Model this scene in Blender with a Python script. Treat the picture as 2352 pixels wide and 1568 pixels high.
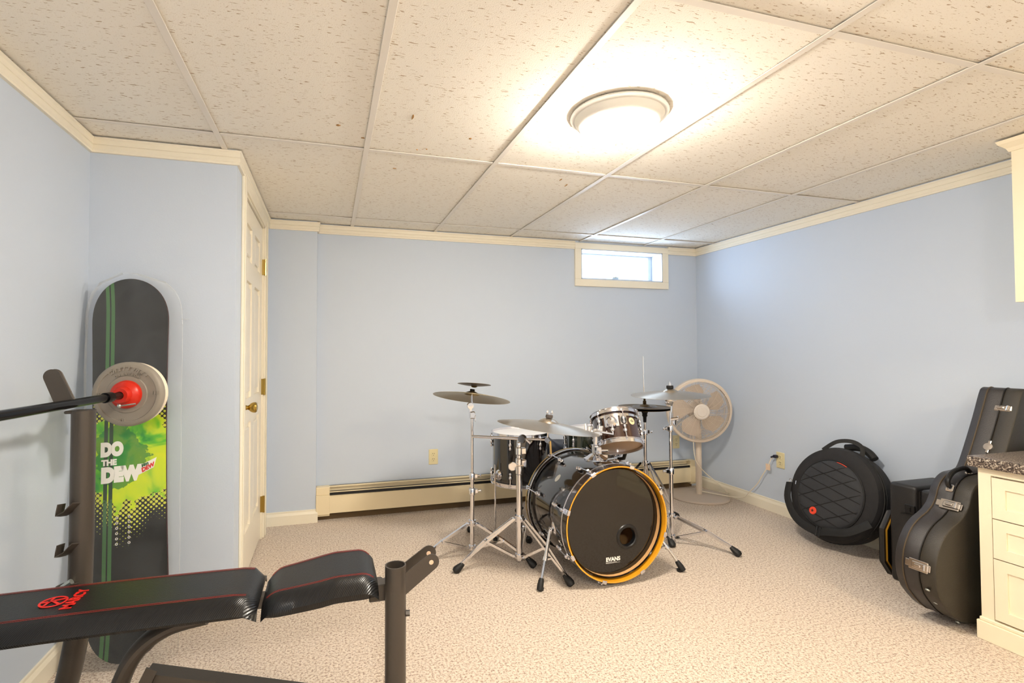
import bpy, bmesh, math, random
from math import pi, sin, cos, radians as RD
from mathutils import Vector as V, Matrix, Euler
random.seed(4)
for o in list(bpy.data.objects): bpy.data.objects.remove(o)
S = bpy.context.scene
COL = S.collection
H = 2.081            # ceiling height

# ------------------------------------------------------------------ camera
cam = bpy.data.cameras.new('camera'); cob = bpy.data.objects.new('camera', cam); COL.objects.link(cob)
yaw, pitch, roll = 0.283197, 0.0252095, -0.0023085
f_ = V((sin(yaw)*cos(pitch), cos(yaw)*cos(pitch), sin(pitch))); r0 = V((cos(yaw), -sin(yaw), 0)); u0 = r0.cross(f_)
r_ = r0*cos(roll)+u0*sin(roll); u_ = u0*cos(roll)-r0*sin(roll)
m3 = Matrix((r_, u_, -f_)).transposed()
cob.matrix_world = Matrix.Translation((0, 0, 1.17064)) @ m3.to_4x4()
cam.sensor_width = 36; cam.lens = 1164.92/2352*36; cam.shift_x = 81.2/2352; cam.shift_y = -4.767/2352
cam.clip_start = 0.02
S.camera = cob
# ------------------------------------------------------------------ world, light, exposure
S.view_settings.view_transform = 'Standard'; S.view_settings.look = 'None'
S.view_settings.gamma = 1; S.view_settings.use_curve_mapping = False
S.view_settings.exposure = 1.86
W = bpy.data.worlds.new('sky'); S.world = W; W.use_nodes = True
bg = W.node_tree.nodes['Background']; bg.inputs[0].default_value = (0.55, 0.74, 1.0, 1); bg.inputs[1].default_value = 7.5
pl = bpy.data.lights.new('window_portal', 'AREA'); pl.shape = 'RECTANGLE'; pl.size = 0.78; pl.size_y = 0.26
pl.cycles.is_portal = True
po = bpy.data.objects.new('window_portal', pl); COL.objects.link(po); po.location = (2.38, 3.95, 1.895)
po.rotation_euler = (RD(-90), 0, 0)
LAMP_COL = (1.0, 0.92, 0.80); LAMP_STR = 60.0
FILL_COL = (1.0, 0.80, 0.52); FILL_STR = 54.0
FILL2_COL = (1.0, 0.93, 0.84); FILL2_STR = 70.0

# ------------------------------------------------------------------ materials
MATS = {}
def nt(name):
    m = bpy.data.materials.new(name); m.use_nodes = True; MATS[name] = m
    return m, m.node_tree, m.node_tree.nodes['Principled BSDF']
def lin(c):
    return tuple(((x/255)/12.92 if x/255 <= .04045 else ((x/255+.055)/1.055)**2.4) for x in c)+(1,)
def mat(name, col, rough=.5, metal=0, bump=0, bscale=60, coat=0, spec=None, emit=None, var=0, vscale=8, alpha=1, trans=0):
    m, t, b = nt(name)
    b.inputs['Base Color'].default_value = lin(col); b.inputs['Roughness'].default_value = rough; b.inputs['Metallic'].default_value = metal
    if coat: b.inputs['Coat Weight'].default_value = coat; b.inputs['Coat Roughness'].default_value = .04
    if spec is not None: b.inputs['Specular IOR Level'].default_value = spec
    if emit: b.inputs['Emission Color'].default_value = (*emit[0], 1); b.inputs['Emission Strength'].default_value = emit[1]
    if alpha < 1: b.inputs['Alpha'].default_value = alpha
    if trans: b.inputs['Transmission Weight'].default_value = trans
    tc = t.nodes.new('ShaderNodeTexCoord')
    n = t.nodes.new('ShaderNodeTexNoise'); n.inputs['Scale'].default_value = bscale; n.inputs['Detail'].default_value = 3
    t.links.new(tc.outputs['Object'], n.inputs['Vector'])
    if bump:
        bp = t.nodes.new('ShaderNodeBump'); bp.inputs['Strength'].default_value = bump; bp.inputs['Distance'].default_value = .002
        t.links.new(n.outputs['Fac'], bp.inputs['Height']); t.links.new(bp.outputs[0], b.inputs['Normal'])
    if var:
        n2 = t.nodes.new('ShaderNodeTexNoise'); n2.inputs['Scale'].default_value = vscale; n2.inputs['Detail'].default_value = 4
        t.links.new(tc.outputs['Object'], n2.inputs['Vector'])
        mx = t.nodes.new('ShaderNodeMix'); mx.data_type = 'RGBA'
        c = lin(col); mx.inputs[6].default_value = tuple(x*(1-var) for x in c[:3])+(1,); mx.inputs[7].default_value = tuple(min(1, x*(1+var)) for x in c[:3])+(1,)
        t.links.new(n2.outputs['Fac'], mx.inputs[0]); t.links.new(mx.outputs[2], b.inputs['Base Color'])
    return m
def N(t, k, **kw):
    n = t.nodes.new('ShaderNode'+k)
    for a, v in kw.items(): setattr(n, a, v)
    return n
def mth(t, op, a, b=None, c=None, clamp=False):
    n = t.nodes.new('ShaderNodeMath'); n.operation = op; n.use_clamp = clamp
    for i, x in enumerate((a, b, c)):
        if x is None: continue
        if isinstance(x, (int, float)): n.inputs[i].default_value = x
        else: t.links.new(x, n.inputs[i])
    return n.outputs[0]
def mixc(t, fac, a, b):
    n = t.nodes.new('ShaderNodeMix'); n.data_type = 'RGBA'
    if isinstance(fac, (int, float)): n.inputs[0].default_value = fac
    else: t.links.new(fac, n.inputs[0])
    for i, x in ((6, a), (7, b)):
        if isinstance(x, tuple): n.inputs[i].default_value = x
        else: t.links.new(x, n.inputs[i])
    return n.outputs[2]
def ramp(t, fac, stops):
    n = t.nodes.new('ShaderNodeValToRGB'); t.links.new(fac, n.inputs[0])
    e = n.color_ramp.elements
    while len(e) < len(stops): e.new(.5)
    for k, (p, c) in enumerate(stops): e[k].position = p; e[k].color = c if len(c) == 4 else (*c, 1)
    return n.outputs[0]

mat('wall_paint', (199, 210, 225), .56, bump=.12, bscale=180)
mat('trim_paint', (240, 232, 212), .35, bump=.05, bscale=40)
mat('door_paint', (242, 234, 216), .32, bump=.05, bscale=60)
mat('grid_metal', (236, 230, 220), .4)
mat('chip_brown', (170, 130, 80), .9)
mat('plenum', (120, 110, 100), .9)
mat('brass', (176, 148, 78), .22, 1)
mat('brass_dark', (70, 52, 15), .5, .6)
mat('window_vinyl', (196, 202, 210), .3)
mat('heater_cream', (238, 222, 186), .35, bump=.04)
mat('toe_shade_brown', (104, 84, 58), .9)
mat('heater_dark', (22, 22, 26), .5)
mat('ivory_plate', (226, 214, 170), .3)
mat('slot_dark', (30, 24, 16), .6)
mat('fixture_white', (225, 222, 214), .35)
mat('chrome', (232, 232, 236), .09, 1)
mat('chrome_worn', (205, 200, 196), .2, 1)
mat('hoop_chrome', (226, 226, 232), .12, 1)
mat('rubber', (18, 18, 19), .55)
mat('black_plastic', (16, 16, 18), .38)
mat('felt', (70, 62, 58), .9)
mat('felt_black', (12, 12, 14), .9)
mat('drum_head_white', (238, 238, 240), .4)
mat('drum_head_clear', (196, 160, 122), .3)
mat('drum_head_black', (12, 9, 7), .07, coat=.35)
mat('bass_inside', (206, 160, 104), .6)
mat('hoop_maple', (232, 160, 34), .25, coat=.6, var=.12, vscale=6)
mat('hoop_dark', (30, 20, 18), .2, coat=.6)
mat('shell_black', (14, 9, 9), .12, coat=1)
mat('shell_brown', (50, 24, 15), .14, coat=1, var=.35, vscale=5)
mat('shell_green', (38, 44, 34), .12, coat=1)
mat('white_print', (238, 236, 230), .4)
mat('cream_badge', (222, 204, 160), .35)
mat('gold_tape', (206, 176, 116), .28, .9)
mat('red_clip', (190, 50, 30), .4)
mat('throne_navy', (24, 30, 46), .5, bump=.2, bscale=120)
mat('fan_plastic', (214, 200, 184), .38)
mat('fan_hub', (228, 220, 212), .18, coat=.6)
mat('fan_blade', (200, 184, 170), .35)
mat('fan_base', (196, 182, 168), .45, bump=.03)
mat('cord_white', (236, 226, 206), .4)
mat('plug_navy', (18, 20, 48), .35)
mat('tag_peach', (236, 206, 176), .5)
mat('bag_cloth', (31, 30, 32), .82, bump=.5, bscale=500, var=.25, vscale=30)
mat('bag_panel', (46, 47, 51), .8, bump=.5, bscale=500)
mat('bag_strap', (17, 17, 18), .7, bump=.3, bscale=400)
mat('bag_red', (226, 70, 44), .45)
mat('case_vinyl', (42, 38, 38), .33, bump=.6, bscale=420, spec=.6)
mat('case_lid', (48, 43, 35), .42, bump=.6, bscale=420)
mat('case_piping', (76, 63, 45), .45)  # golden tint of light along the case edges, put into the colour
mat('case_seam', (14, 13, 13), .4)
mat('case_moulded', (31, 29, 29), .45, bump=.4, bscale=350)
mat('case_edge_gold', (190, 140, 40), .4, .4)
mat('cabinet_cream', (244, 232, 204), .38, bump=.04)
mat('iron_grey', (80, 73, 66), .38, .35, bump=.15, bscale=300)
mat('bar_dark', (34, 34, 36), .22, .9)
mat('bar_sleeve', (60, 48, 42), .35, .8)
mat('plate_grey', (146, 138, 126), .5, bump=.15, bscale=200)
mat('plate_cream', (238, 226, 204), .45)
mat('collar_red', (206, 38, 16), .35)
mat('steel_bolt', (150, 148, 145), .3, 1)
mat('steel_light', (190, 196, 190), .35, .9)
mat('stitch_red', (170, 50, 38), .6)
mat('logo_red', (226, 34, 24), .45)
mat('board_edge', (60, 14, 22), .3)
mat('insert_silver', (220, 220, 214), .3, .8)
mat('logo_green', (20, 90, 40), .4)
mat('logo_white', (250, 248, 240), .4)
for n_m, ior in (('drum_head_black', 1.55), ('shell_black', 1.6), ('shell_brown', 1.6)):
    MATS[n_m].node_tree.nodes['Principled BSDF'].inputs['IOR'].default_value = ior
def glass_mat():
    m, t, b = nt('window_glass')
    b.inputs['Base Color'].default_value = (1, 1, 1, 1); b.inputs['Roughness'].default_value = .02
    b.inputs['Alpha'].default_value = .12
def sleeve_mat():
    m, t, b = nt('clear_film')
    b.inputs['Base Color'].default_value = (.85, .87, .84, 1); b.inputs['Roughness'].default_value = .12
    tc = N(t, 'TexCoord'); n = N(t, 'TexNoise'); n.inputs['Scale'].default_value = 6; n.inputs['Detail'].default_value = 1
    n.inputs['Distortion'].default_value = 1.2
    t.links.new(tc.outputs['Object'], n.inputs['Vector'])
    bp = N(t, 'Bump'); bp.inputs['Strength'].default_value = .6; bp.inputs['Distance'].default_value = .02
    t.links.new(n.outputs['Fac'], bp.inputs['Height']); t.links.new(bp.outputs[0], b.inputs['Normal'])
    lw = N(t, 'LayerWeight'); lw.inputs['Blend'].default_value = .35
    t.links.new(bp.outputs[0], lw.inputs['Normal'])
    t.links.new(mth(t, 'MULTIPLY_ADD', lw.outputs['Facing'], .42, .02), b.inputs['Alpha'])
def bulb_mat(name, col, s):
    m, t, b = nt(name)
    b.inputs['Base Color'].default_value = (.9, .9, .88, 1); b.inputs['Emission Color'].default_value = (*col, 1); b.inputs['Emission Strength'].default_value = s
def carpet_mat():
    m, t, b = nt('carpet')
    g = N(t, 'NewGeometry')
    n1 = N(t, 'TexNoise'); n1.inputs['Scale'].default_value = 105; n1.inputs['Detail'].default_value = 5; n1.inputs['Roughness'].default_value = .7
    n2 = N(t, 'TexNoise'); n2.inputs['Scale'].default_value = 160; n2.inputs['Detail'].default_value = 2
    n3 = N(t, 'TexNoise'); n3.inputs['Scale'].default_value = 2.2; n3.inputs['Detail'].default_value = 3
    for n in (n1, n2, n3): t.links.new(g.outputs['Position'], n.inputs['Vector'])
    base = ramp(t, n1.outputs['Fac'], [(.34, lin((116, 82, 64))), (.42, lin((184, 158, 136))), (.50, lin((222, 206, 188))), (.7, lin((242, 230, 214)))])
    fleck = ramp(t, n2.outputs['Fac'], [(.34, (1, 1, 1)), (.40, (0, 0, 0))])
    c = mixc(t, mth(t, 'MULTIPLY', fleck, .75), base, lin((96, 62, 50)))
    c = mixc(t, mth(t, 'MULTIPLY', n3.outputs['Fac'], .22), c, lin((205, 186, 164)))
    t.links.new(c, b.inputs['Base Color']); b.inputs['Roughness'].default_value = .95; b.inputs['Specular IOR Level'].default_value = .1
    b.inputs['Sheen Weight'].default_value = .3
    bp = N(t, 'Bump'); bp.inputs['Strength'].default_value = .9; bp.inputs['Distance'].default_value = .006
    t.links.new(mth(t, 'ADD', n1.outputs['Fac'], mth(t, 'MULTIPLY', n2.outputs['Fac'], .6)), bp.inputs['Height']); t.links.new(bp.outputs[0], b.inputs['Normal'])
def tile_mat(name, rot):
    m, t, b = nt(name)
    g = N(t, 'NewGeometry'); mp = N(t, 'Mapping'); t.links.new(g.outputs['Position'], mp.inputs['Vector'])
    if rot: mp.inputs['Rotation'].default_value = (0, 0, RD(90))
    mp.inputs['Scale'].default_value = (40, 180, 1)
    n1 = N(t, 'TexNoise'); n1.inputs['Scale'].default_value = 1; n1.inputs['Detail'].default_value = 2; n1.inputs['Distortion'].default_value = .6
    t.links.new(mp.outputs[0], n1.inputs['Vector'])
    n2 = N(t, 'TexNoise'); n2.inputs['Scale'].default_value = 260; n2.inputs['Detail'].default_value = 2; t.links.new(g.outputs['Position'], n2.inputs['Vector'])
    n3 = N(t, 'TexNoise'); n3.inputs['Scale'].default_value = 22; t.links.new(g.outputs['Position'], n3.inputs['Vector'])
    fis = ramp(t, mth(t, 'ADD', n1.outputs['Fac'], mth(t, 'MULTIPLY_ADD', n3.outputs['Fac'], .16, -.08)), [(.645, (0, 0, 0)), (.67, (1, 1, 1))])
    pin = ramp(t, n2.outputs['Fac'], [(.30, (1, 1, 1)), (.37, (0, 0, 0))])
    c = mixc(t, mth(t, 'MULTIPLY', pin, .35), lin((246, 241, 230)), lin((182, 156, 118)))
    c = mixc(t, mth(t, 'MULTIPLY', fis, .7), c, lin((160, 122, 74)))
    t.links.new(c, b.inputs['Base Color']); b.inputs['Roughness'].default_value = .9
    bp = N(t, 'Bump'); bp.inputs['Strength'].default_value = .5; bp.inputs['Distance'].default_value = .003
    t.links.new(mth(t, 'SUBTRACT', mth(t, 'MULTIPLY', n2.outputs['Fac'], .6), fis), bp.inputs['Height']); t.links.new(bp.outputs[0], b.inputs['Normal'])
def cymbal_mat(name, col, rough):
    m, t, b = nt(name)
    tc = N(t, 'TexCoord'); sp = N(t, 'SeparateXYZ'); t.links.new(tc.outputs['Object'], sp.inputs[0])
    r = mth(t, 'SQRT', mth(t, 'ADD', mth(t, 'MULTIPLY', sp.outputs[0], sp.outputs[0]), mth(t, 'MULTIPLY', sp.outputs[1], sp.outputs[1])))
    w = mth(t, 'SINE', mth(t, 'MULTIPLY', r, 2400))
    n = N(t, 'TexNoise'); n.inputs['Scale'].default_value = 9; t.links.new(tc.outputs['Object'], n.inputs['Vector'])
    c = mixc(t, n.outputs['Fac'], tuple(x*.8 for x in lin(col)[:3])+(1,), lin(col))
    t.links.new(c, b.inputs['Base Color']); b.inputs['Metallic'].default_value = 1; b.inputs['Roughness'].default_value = rough
    bp = N(t, 'Bump'); bp.inputs['Strength'].default_value = .25; bp.inputs['Distance'].default_value = .0006
    t.links.new(w, bp.inputs['Height']); t.links.new(bp.outputs[0], b.inputs['Normal'])
def counter_mat():
    m, t, b = nt('counter_laminate')
    tc = N(t, 'TexCoord')
    v = N(t, 'TexNoise'); v.inputs['Scale'].default_value = 190; v.inputs['Detail'].default_value = 3; t.links.new(tc.outputs['Object'], v.inputs['Vector'])
    c = ramp(t, v.outputs['Fac'], [(.36, lin((44, 36, 34))), (.48, lin((96, 84, 76))), (.58, lin((140, 126, 112))), (.66, lin((214, 206, 190)))])
    t.links.new(c, b.inputs['Base Color']); b.inputs['Roughness'].default_value = .3
def pad_mat(name, carbon):
    m, t, b = nt(name)
    tc = N(t, 'TexCoord'); mp = N(t, 'Mapping'); t.links.new(tc.outputs['Object'], mp.inputs['Vector'])
    b.inputs['Base Color'].default_value = lin((15, 15, 16)); b.inputs['Roughness'].default_value = .3 if carbon else .36
    bp = N(t, 'Bump'); bp.inputs['Distance'].default_value = .004
    if carbon:
        mp.inputs['Rotation'].default_value = (0, 0, RD(38))
        w = N(t, 'TexWave'); w.inputs['Scale'].default_value = 75; w.inputs['Distortion'].default_value = .3
        t.links.new(mp.outputs[0], w.inputs['Vector']); t.links.new(w.outputs['Fac'], bp.inputs['Height']); bp.inputs['Strength'].default_value = .22
    else:
        w = N(t, 'TexNoise'); w.inputs['Scale'].default_value = 400; t.links.new(mp.outputs[0], w.inputs['Vector'])
        t.links.new(w.outputs['Fac'], bp.inputs['Height']); bp.inputs['Strength'].default_value = .25
    t.links.new(bp.outputs[0], b.inputs['Normal'])
def board_mat():
    m, t, b = nt('snowboard_print')
    tc = N(t, 'TexCoord'); sp = N(t, 'SeparateXYZ'); t.links.new(tc.outputs['Object'], sp.inputs[0])
    X, Z = sp.outputs[0], sp.outputs[2]
    nz = N(t, 'TexNoise'); nz.inputs['Scale'].default_value = 9; nz.inputs['Detail'].default_value = 5; nz.inputs['Roughness'].default_value = .62
    t.links.new(tc.outputs['Object'], nz.inputs['Vector'])
    nb = N(t, 'TexNoise'); nb.inputs['Scale'].default_value = 5.5; nb.inputs['Detail'].default_value = 3; nb.inputs['Distortion'].default_value = 1.5
    t.links.new(tc.outputs['Object'], nb.inputs['Vector'])
    # green splash: a band along the board with a ragged edge
    dz = mth(t, 'ABSOLUTE', mth(t, 'SUBTRACT', Z, .752))
    e = mth(t, 'SUBTRACT', mth(t, 'ADD', .185, mth(t, 'MULTIPLY_ADD', nz.outputs['Fac'], .34, -.17)), dz)
    e = mth(t, 'SUBTRACT', e, mth(t, 'MULTIPLY', mth(t, 'MULTIPLY', X, X), 3.2))
    core = mth(t, 'GREATER_THAN', e, .0)
    # halftone dots
    s = 74.0
    rx = mth(t, 'MULTIPLY', mth(t, 'ADD', X, Z), s*.7071); rz = mth(t, 'MULTIPLY', mth(t, 'SUBTRACT', X, Z), s*.7071)
    fx = mth(t, 'SUBTRACT', mth(t, 'FRACT', rx), .5); fz = mth(t, 'SUBTRACT', mth(t, 'FRACT', rz), .5)
    d = mth(t, 'SQRT', mth(t, 'ADD', mth(t, 'MULTIPLY', fx, fx), mth(t, 'MULTIPLY', fz, fz)))
    dr = mth(t, 'MULTIPLY_ADD', e, 3.2, .46)
    dots = mth(t, 'LESS_THAN', d, dr)
    lime = ramp(t, nb.outputs['Fac'], [(.32, lin((30, 150, 30))), (.43, lin((98, 196, 20))), (.53, lin((200, 228, 10))), (.7, lin((224, 236, 0)))])
    base = mixc(t, dots, lin((15, 15, 15)), lin((216, 220, 70)))
    c = mixc(t, core, base, lime)
    blob = mth(t, 'LESS_THAN', mth(t, 'SQRT', mth(t, 'ADD', mth(t, 'POWER', mth(t, 'ADD', X, .020), 2), mth(t, 'POWER', mth(t, 'MULTIPLY', mth(t, 'ADD', Z, -.755), .85), 2))), mth(t, 'MULTIPLY_ADD', nz.outputs['Fac'], .16, .015))
    c = mixc(t, mth(t, 'MULTIPLY', blob, .8), c, lin((16, 130, 40)))
    st = None
    for x0 in (-.081, -.063):
        k = mth(t, 'LESS_THAN', mth(t, 'ABSOLUTE', mth(t, 'SUBTRACT', X, x0)), .0065)
        st = k if st is None else mth(t, 'MAXIMUM', st, k)
    inv = mixc(t, core, lin((66, 112, 62)), lin((32, 62, 30)))
    c = mixc(t, st, c, inv)
    t.links.new(c, b.inputs['Base Color']); b.inputs['Roughness'].default_value = .3; b.inputs['Coat Weight'].default_value = .4
glass_mat(); sleeve_mat(); carpet_mat(); tile_mat('ceiling_tile_fissured', False); tile_mat('ceiling_tile_turned', True)
bulb_mat('lamp_glass', LAMP_COL, LAMP_STR); bulb_mat('fill_glass_warm', FILL_COL, FILL_STR); bulb_mat('fill_glass_neutral', FILL2_COL, FILL2_STR)
cymbal_mat('cymbal_bronze', (176, 160, 124), .3); cymbal_mat('cymbal_dark', (120, 98, 66), .33); cymbal_mat('cymbal_pale', (204, 190, 170), .28)
counter_mat(); pad_mat('pad_vinyl', False); pad_mat('pad_carbon', True); board_mat()

# ------------------------------------------------------------------ mesh builder
class MB:
    def __init__(s, M=None): s.v = []; s.f = []; s.M = M or Matrix(); s.mi = []; s.cur = 0
    def add(s, vs, fs):
        b = len(s.v); s.v += [s.M @ V(p) for p in vs]; s.f += [tuple(b+i for i in f) for f in fs]; s.mi += [s.cur]*len(fs); return s
    def box(s, a, b, bev=0, seg=1):
        a = V(a); b = V(b); c = (a+b)/2; d = V([abs(x) for x in (b-a)])
        if not bev:
            vs = [(x, y, z) for x in (a.x, b.x) for y in (a.y, b.y) for z in (a.z, b.z)]
            fs = [(0, 1, 3, 2), (4, 6, 7, 5), (0, 4, 5, 1), (2, 3, 7, 6), (0, 2, 6, 4), (1, 5, 7, 3)]
            return s.add(vs, fs)
        bm = bmesh.new(); bmesh.ops.create_cube(bm, size=1)
        for v in bm.verts: v.co = V((v.co.x*d.x, v.co.y*d.y, v.co.z*d.z))+c
        bmesh.ops.bevel(bm, geom=list(bm.edges), offset=min(bev, min(d)*.49), segments=seg, affect='EDGES', profile=.5)
        bm.verts.index_update()
        s.add([v.co.copy() for v in bm.verts], [[v.index for v in f.verts] for f in bm.faces]); bm.free(); return s
    def lathe(s, prof, n=24, M=None, close=False, arc=2*pi):
        """profile [(r,z)...] turned about local z"""
        M = M or Matrix(); vs = []; fs = []; full = abs(arc-2*pi) < 1e-6
        k = len(prof); m = n if full else n+1
        for i in range(m):
            a = arc*i/n
            for r, z in prof: vs.append(M @ V((r*cos(a), r*sin(a), z)))
        for i in range(n):
            j = (i+1) % m
            for q in range(k-1 if not close else k):
                q2 = (q+1) % k
                if prof[q][0] < 1e-7 and prof[q2][0] < 1e-7: continue
                if prof[q][0] < 1e-7: fs.append((i*k+q, j*k+q2, i*k+q2))
                elif prof[q2][0] < 1e-7: fs.append((i*k+q, j*k+q, i*k+q2))
                else: fs.append((i*k+q, j*k+q, j*k+q2, i*k+q2))
        return s.add(vs, fs)
    def cyl(s, p, q, r, r2=None, n=12, cap=True):
        p = V(p); q = V(q); r2 = r if r2 is None else r2; L = (q-p).length
        pr = [(r, 0), (r2, L)]
        if cap: pr = [(0, 0)]+pr+[(0, L)]
        return s.lathe(pr, n, ax(p, q-p))
    def tube(s, pts, r, n=8, closed=False, flat=None):
        pts = [V(p) for p in pts]; m = len(pts); vs = []; fs = []
        rr = r if isinstance(r, (list, tuple)) else [r]*m
        prev = None
        for i, p in enumerate(pts):
            t = ((pts[(i+1) % m]-pts[i-1]) if closed else (pts[min(i+1, m-1)]-pts[max(i-1, 0)])).normalized()
            if prev is None:
                a = V((0, 0, 1)) if abs(t.z) < .9 else V((1, 0, 0)); x = t.cross(a).normalized()
            else:
                x = (prev-t*prev.dot(t)).normalized()
            prev = x; y = t.cross(x)
            for k in range(n):
                a = 2*pi*k/n+(pi/n)
                if flat: vs.append(p+x*cos(a)*rr[i]*flat[0]+y*sin(a)*rr[i]*flat[1])
                else: vs.append(p+x*cos(a)*rr[i]+y*sin(a)*rr[i])
        for i in range(m if closed else m-1):
            j = (i+1) % m
            for k in range(n):
                l = (k+1) % n; fs.append((i*n+k, i*n+l, j*n+l, j*n+k))
        if not closed: fs.append(tuple(range(n))[::-1]); fs.append(tuple((m-1)*n+k for k in range(n)))
        return s.add(vs, fs)
    def bar(s, p, q, w, h, up=(0, 0, 1)):
        """rectangular bar from p to q; w across, h along up"""
        p = V(p); q = V(q); t = (q-p).normalized(); x = t.cross(V(up)).normalized(); y = x.cross(t)
        vs = [c+x*a*w/2+y*b*h/2 for c in (p, q) for a, b in ((-1, -1), (1, -1), (1, 1), (-1, 1))]
        return s.add(vs, [(3, 2, 1, 0), (4, 5, 6, 7), (0, 1, 5, 4), (1, 2, 6, 5), (2, 3, 7, 6), (3, 0, 4, 7)])
    def prism(s, pts, z0, z1, inset=0, M=None):
        """outline (x,y) list extruded z0..z1 in frame M; optional rounded rim"""
        M = M or Matrix(); n = len(pts); c = V((sum(p[0] for p in pts)/n, sum(p[1] for p in pts)/n))
        rings = []
        if inset:
            seq = [(inset, z0), (inset*.3, z0+inset*.3), (0, z0+inset), (0, z1-inset), (inset*.3, z1-inset*.3), (inset, z1)]
        else: seq = [(0, z0), (0, z1)]
        vs = []
        for ins, z in seq:
            for i, p in enumerate(pts):
                a = V(pts[i-1]); b = V(p); d = V(pts[(i+1) % n])
                t = (d-a); nr = V((-t.y, t.x)).normalized() if t.length > 1e-9 else V((0, 0))
                q = b+nr*ins
                vs.append(M @ V((q.x, q.y, z)))
        fs = [tuple(range(n))[::-1], tuple((len(seq)-1)*n+k for k in range(n))]
        for r in range(len(seq)-1):
            for k in range(n): l = (k+1) % n; fs.append((r*n+k, r*n+l, (r+1)*n+l, (r+1)*n+k))
        return s.add(vs, fs)
    def sphere(s, c, r, n=12, sc=(1, 1, 1)):
        k = n//2; pr = [(r*sin(pi*i/k) if 0 < i < k else 0, -r*cos(pi*i/k)) for i in range(k+1)]
        return s.lathe(pr, n, Matrix.Translation(c) @ Matrix.Diagonal((*sc, 1)))
def ax(o, d, x=None):
    """frame with origin o and z along d"""
    z = V(d).normalized()
    if x is None: x = V((1, 0, 0)) if abs(z.x) < .9 else V((0, 1, 0))
    x = V(x); x = (x-z*x.dot(z)).normalized(); y = z.cross(x)
    return Matrix.Translation(V(o)) @ Matrix((x, y, z)).transposed().to_4x4()
WM = {}
def thing(name, label, cat, loc=(0, 0, 0), M=None, group=None):
    o = bpy.data.objects.new(name, None); COL.objects.link(o); o.empty_display_size = .05
    mw = M if M is not None else Matrix.Translation(loc)
    o.matrix_world = mw; WM[o] = mw.copy()
    o['label'] = label; o['category'] = cat
    if group: o['group'] = group
    return o
def build(name, mb, mats, parent=None, label=None, smooth=35, kind=None, local=False):
    me = bpy.data.meshes.new(name)
    vs = mb.v
    if parent is not None and not local:
        inv = WM[parent].inverted(); vs = [inv @ p for p in vs]
    me.from_pydata([tuple(p) for p in vs], [], mb.f); me.update()
    bm = bmesh.new(); bm.from_mesh(me); bmesh.ops.recalc_face_normals(bm, faces=bm.faces); bm.to_mesh(me); bm.free()
    ml = mats if isinstance(mats, (list, tuple)) else [mats]
    for m in ml: me.materials.append(MATS[m])
    if len(ml) > 1: me.polygons.foreach_set('material_index', mb.mi)
    if smooth:
        me.polygons.foreach_set('use_smooth', [True]*len(me.polygons)); me.set_sharp_from_angle(angle=RD(smooth))
    o = bpy.data.objects.new(name, me); COL.objects.link(o)
    if parent is not None: o.parent = parent; WM[o] = WM[parent]
    else: WM[o] = Matrix()
    if label: o['label'] = label
    if kind: o['kind'] = kind
    return o
def struct(name, mb, m, parent=None, **k):
    o = build(name, mb, m, parent, **k)
    if parent is None: o['kind'] = 'structure'
    return o
def sempty(name, loc=(0, 0, 0)):
    o = bpy.data.objects.new(name, None); COL.objects.link(o); o.location = loc; o['kind'] = 'structure'; WM[o] = Matrix.Translation(loc); return o
def text(name, s, size, M, m, parent, extrude=.0004, offset=0, shear=0, space=1, sx=1, label=None):
    cu = bpy.data.curves.new('t', 'FONT'); cu.body = s; cu.size = size; cu.extrude = extrude; cu.offset = offset; cu.shear = shear
    cu.space_character = space; cu.align_x = 'CENTER'; cu.align_y = 'CENTER'; cu.resolution_u = 6
    ob = bpy.data.objects.new('t', cu); COL.objects.link(ob)
    dg = bpy.context.evaluated_depsgraph_get(); me = bpy.data.meshes.new_from_object(ob.evaluated_get(dg))
    bpy.data.objects.remove(ob); me.transform(Matrix.Diagonal((sx, 1, 1, 1)))
    mb = MB(M); mb.add([v.co.copy() for v in me.vertices], [tuple(p.vertices) for p in me.polygons]); bpy.data.meshes.remove(me)
    return build(name, mb, m, parent, smooth=0, label=label)
def dup(o, loc=None, label=None, M=None):
    def cp(q, par):
        c = q.copy(); COL.objects.link(c); c.parent = par
        for k in [x for x in bpy.data.objects if x.parent == q and x != c]: cp(k, c)
        return c
    c = cp(o, None)
    if M is not None: c.matrix_world = M
    elif loc is not None: c.location = loc
    if label: c['label'] = label
    return c
def arc(c, r, a0, a1, n, z=None):
    return [(c[0]+r*cos(a0+(a1-a0)*i/n), c[1]+r*sin(a0+(a1-a0)*i/n)) for i in range(n+1)]

# ------------------------------------------------------------------ the room
XL, XR, YB, YC, XD, YS, XJ = -.972, 3.127, 3.766, 2.491, -.404, 3.707, -.083
YR = -2.3
T = .12
struct('floor', MB().box((XL-.2, YR-.1, -.12), (XR+.2, YB+.3, 0)), 'carpet', smooth=0)
# back wall with the window opening
WX0, WX1, WZ0, WZ1 = 1.99, 2.77, 1.77, 2.022
w = MB()
w.box((XJ-.1, YB, 0), (WX0, YB+.2, H+.1)); w.box((WX1, YB, 0), (XR+.2, YB+.2, H+.1))
w.box((WX0, YB, 0), (WX1, YB+.2, WZ0)); w.box((WX0, YB, WZ1), (WX1, YB+.2, H+.1))
struct('wall_back', w, 'wall_paint', smooth=0)
struct('wall_right', MB().box((XR, YR, 0), (XR+T, YB+.2, H+.1)), 'wall_paint', smooth=0)
struct('wall_left', MB().box((XL-T, YR, 0), (XL, YC+.1, H+.1)), 'wall_paint', smooth=0)
struct('wall_rear', MB().box((XL-T, YR-T, 0), (XR+T, YR, H+.1)), 'wall_paint', smooth=0)
struct('wall_closet', MB().box((XL, YC, 0), (XD, YC+.09, H+.1)), 'wall_paint', smooth=0)
DY0, DY1, DZ = 2.715, 3.475, 1.965
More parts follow.
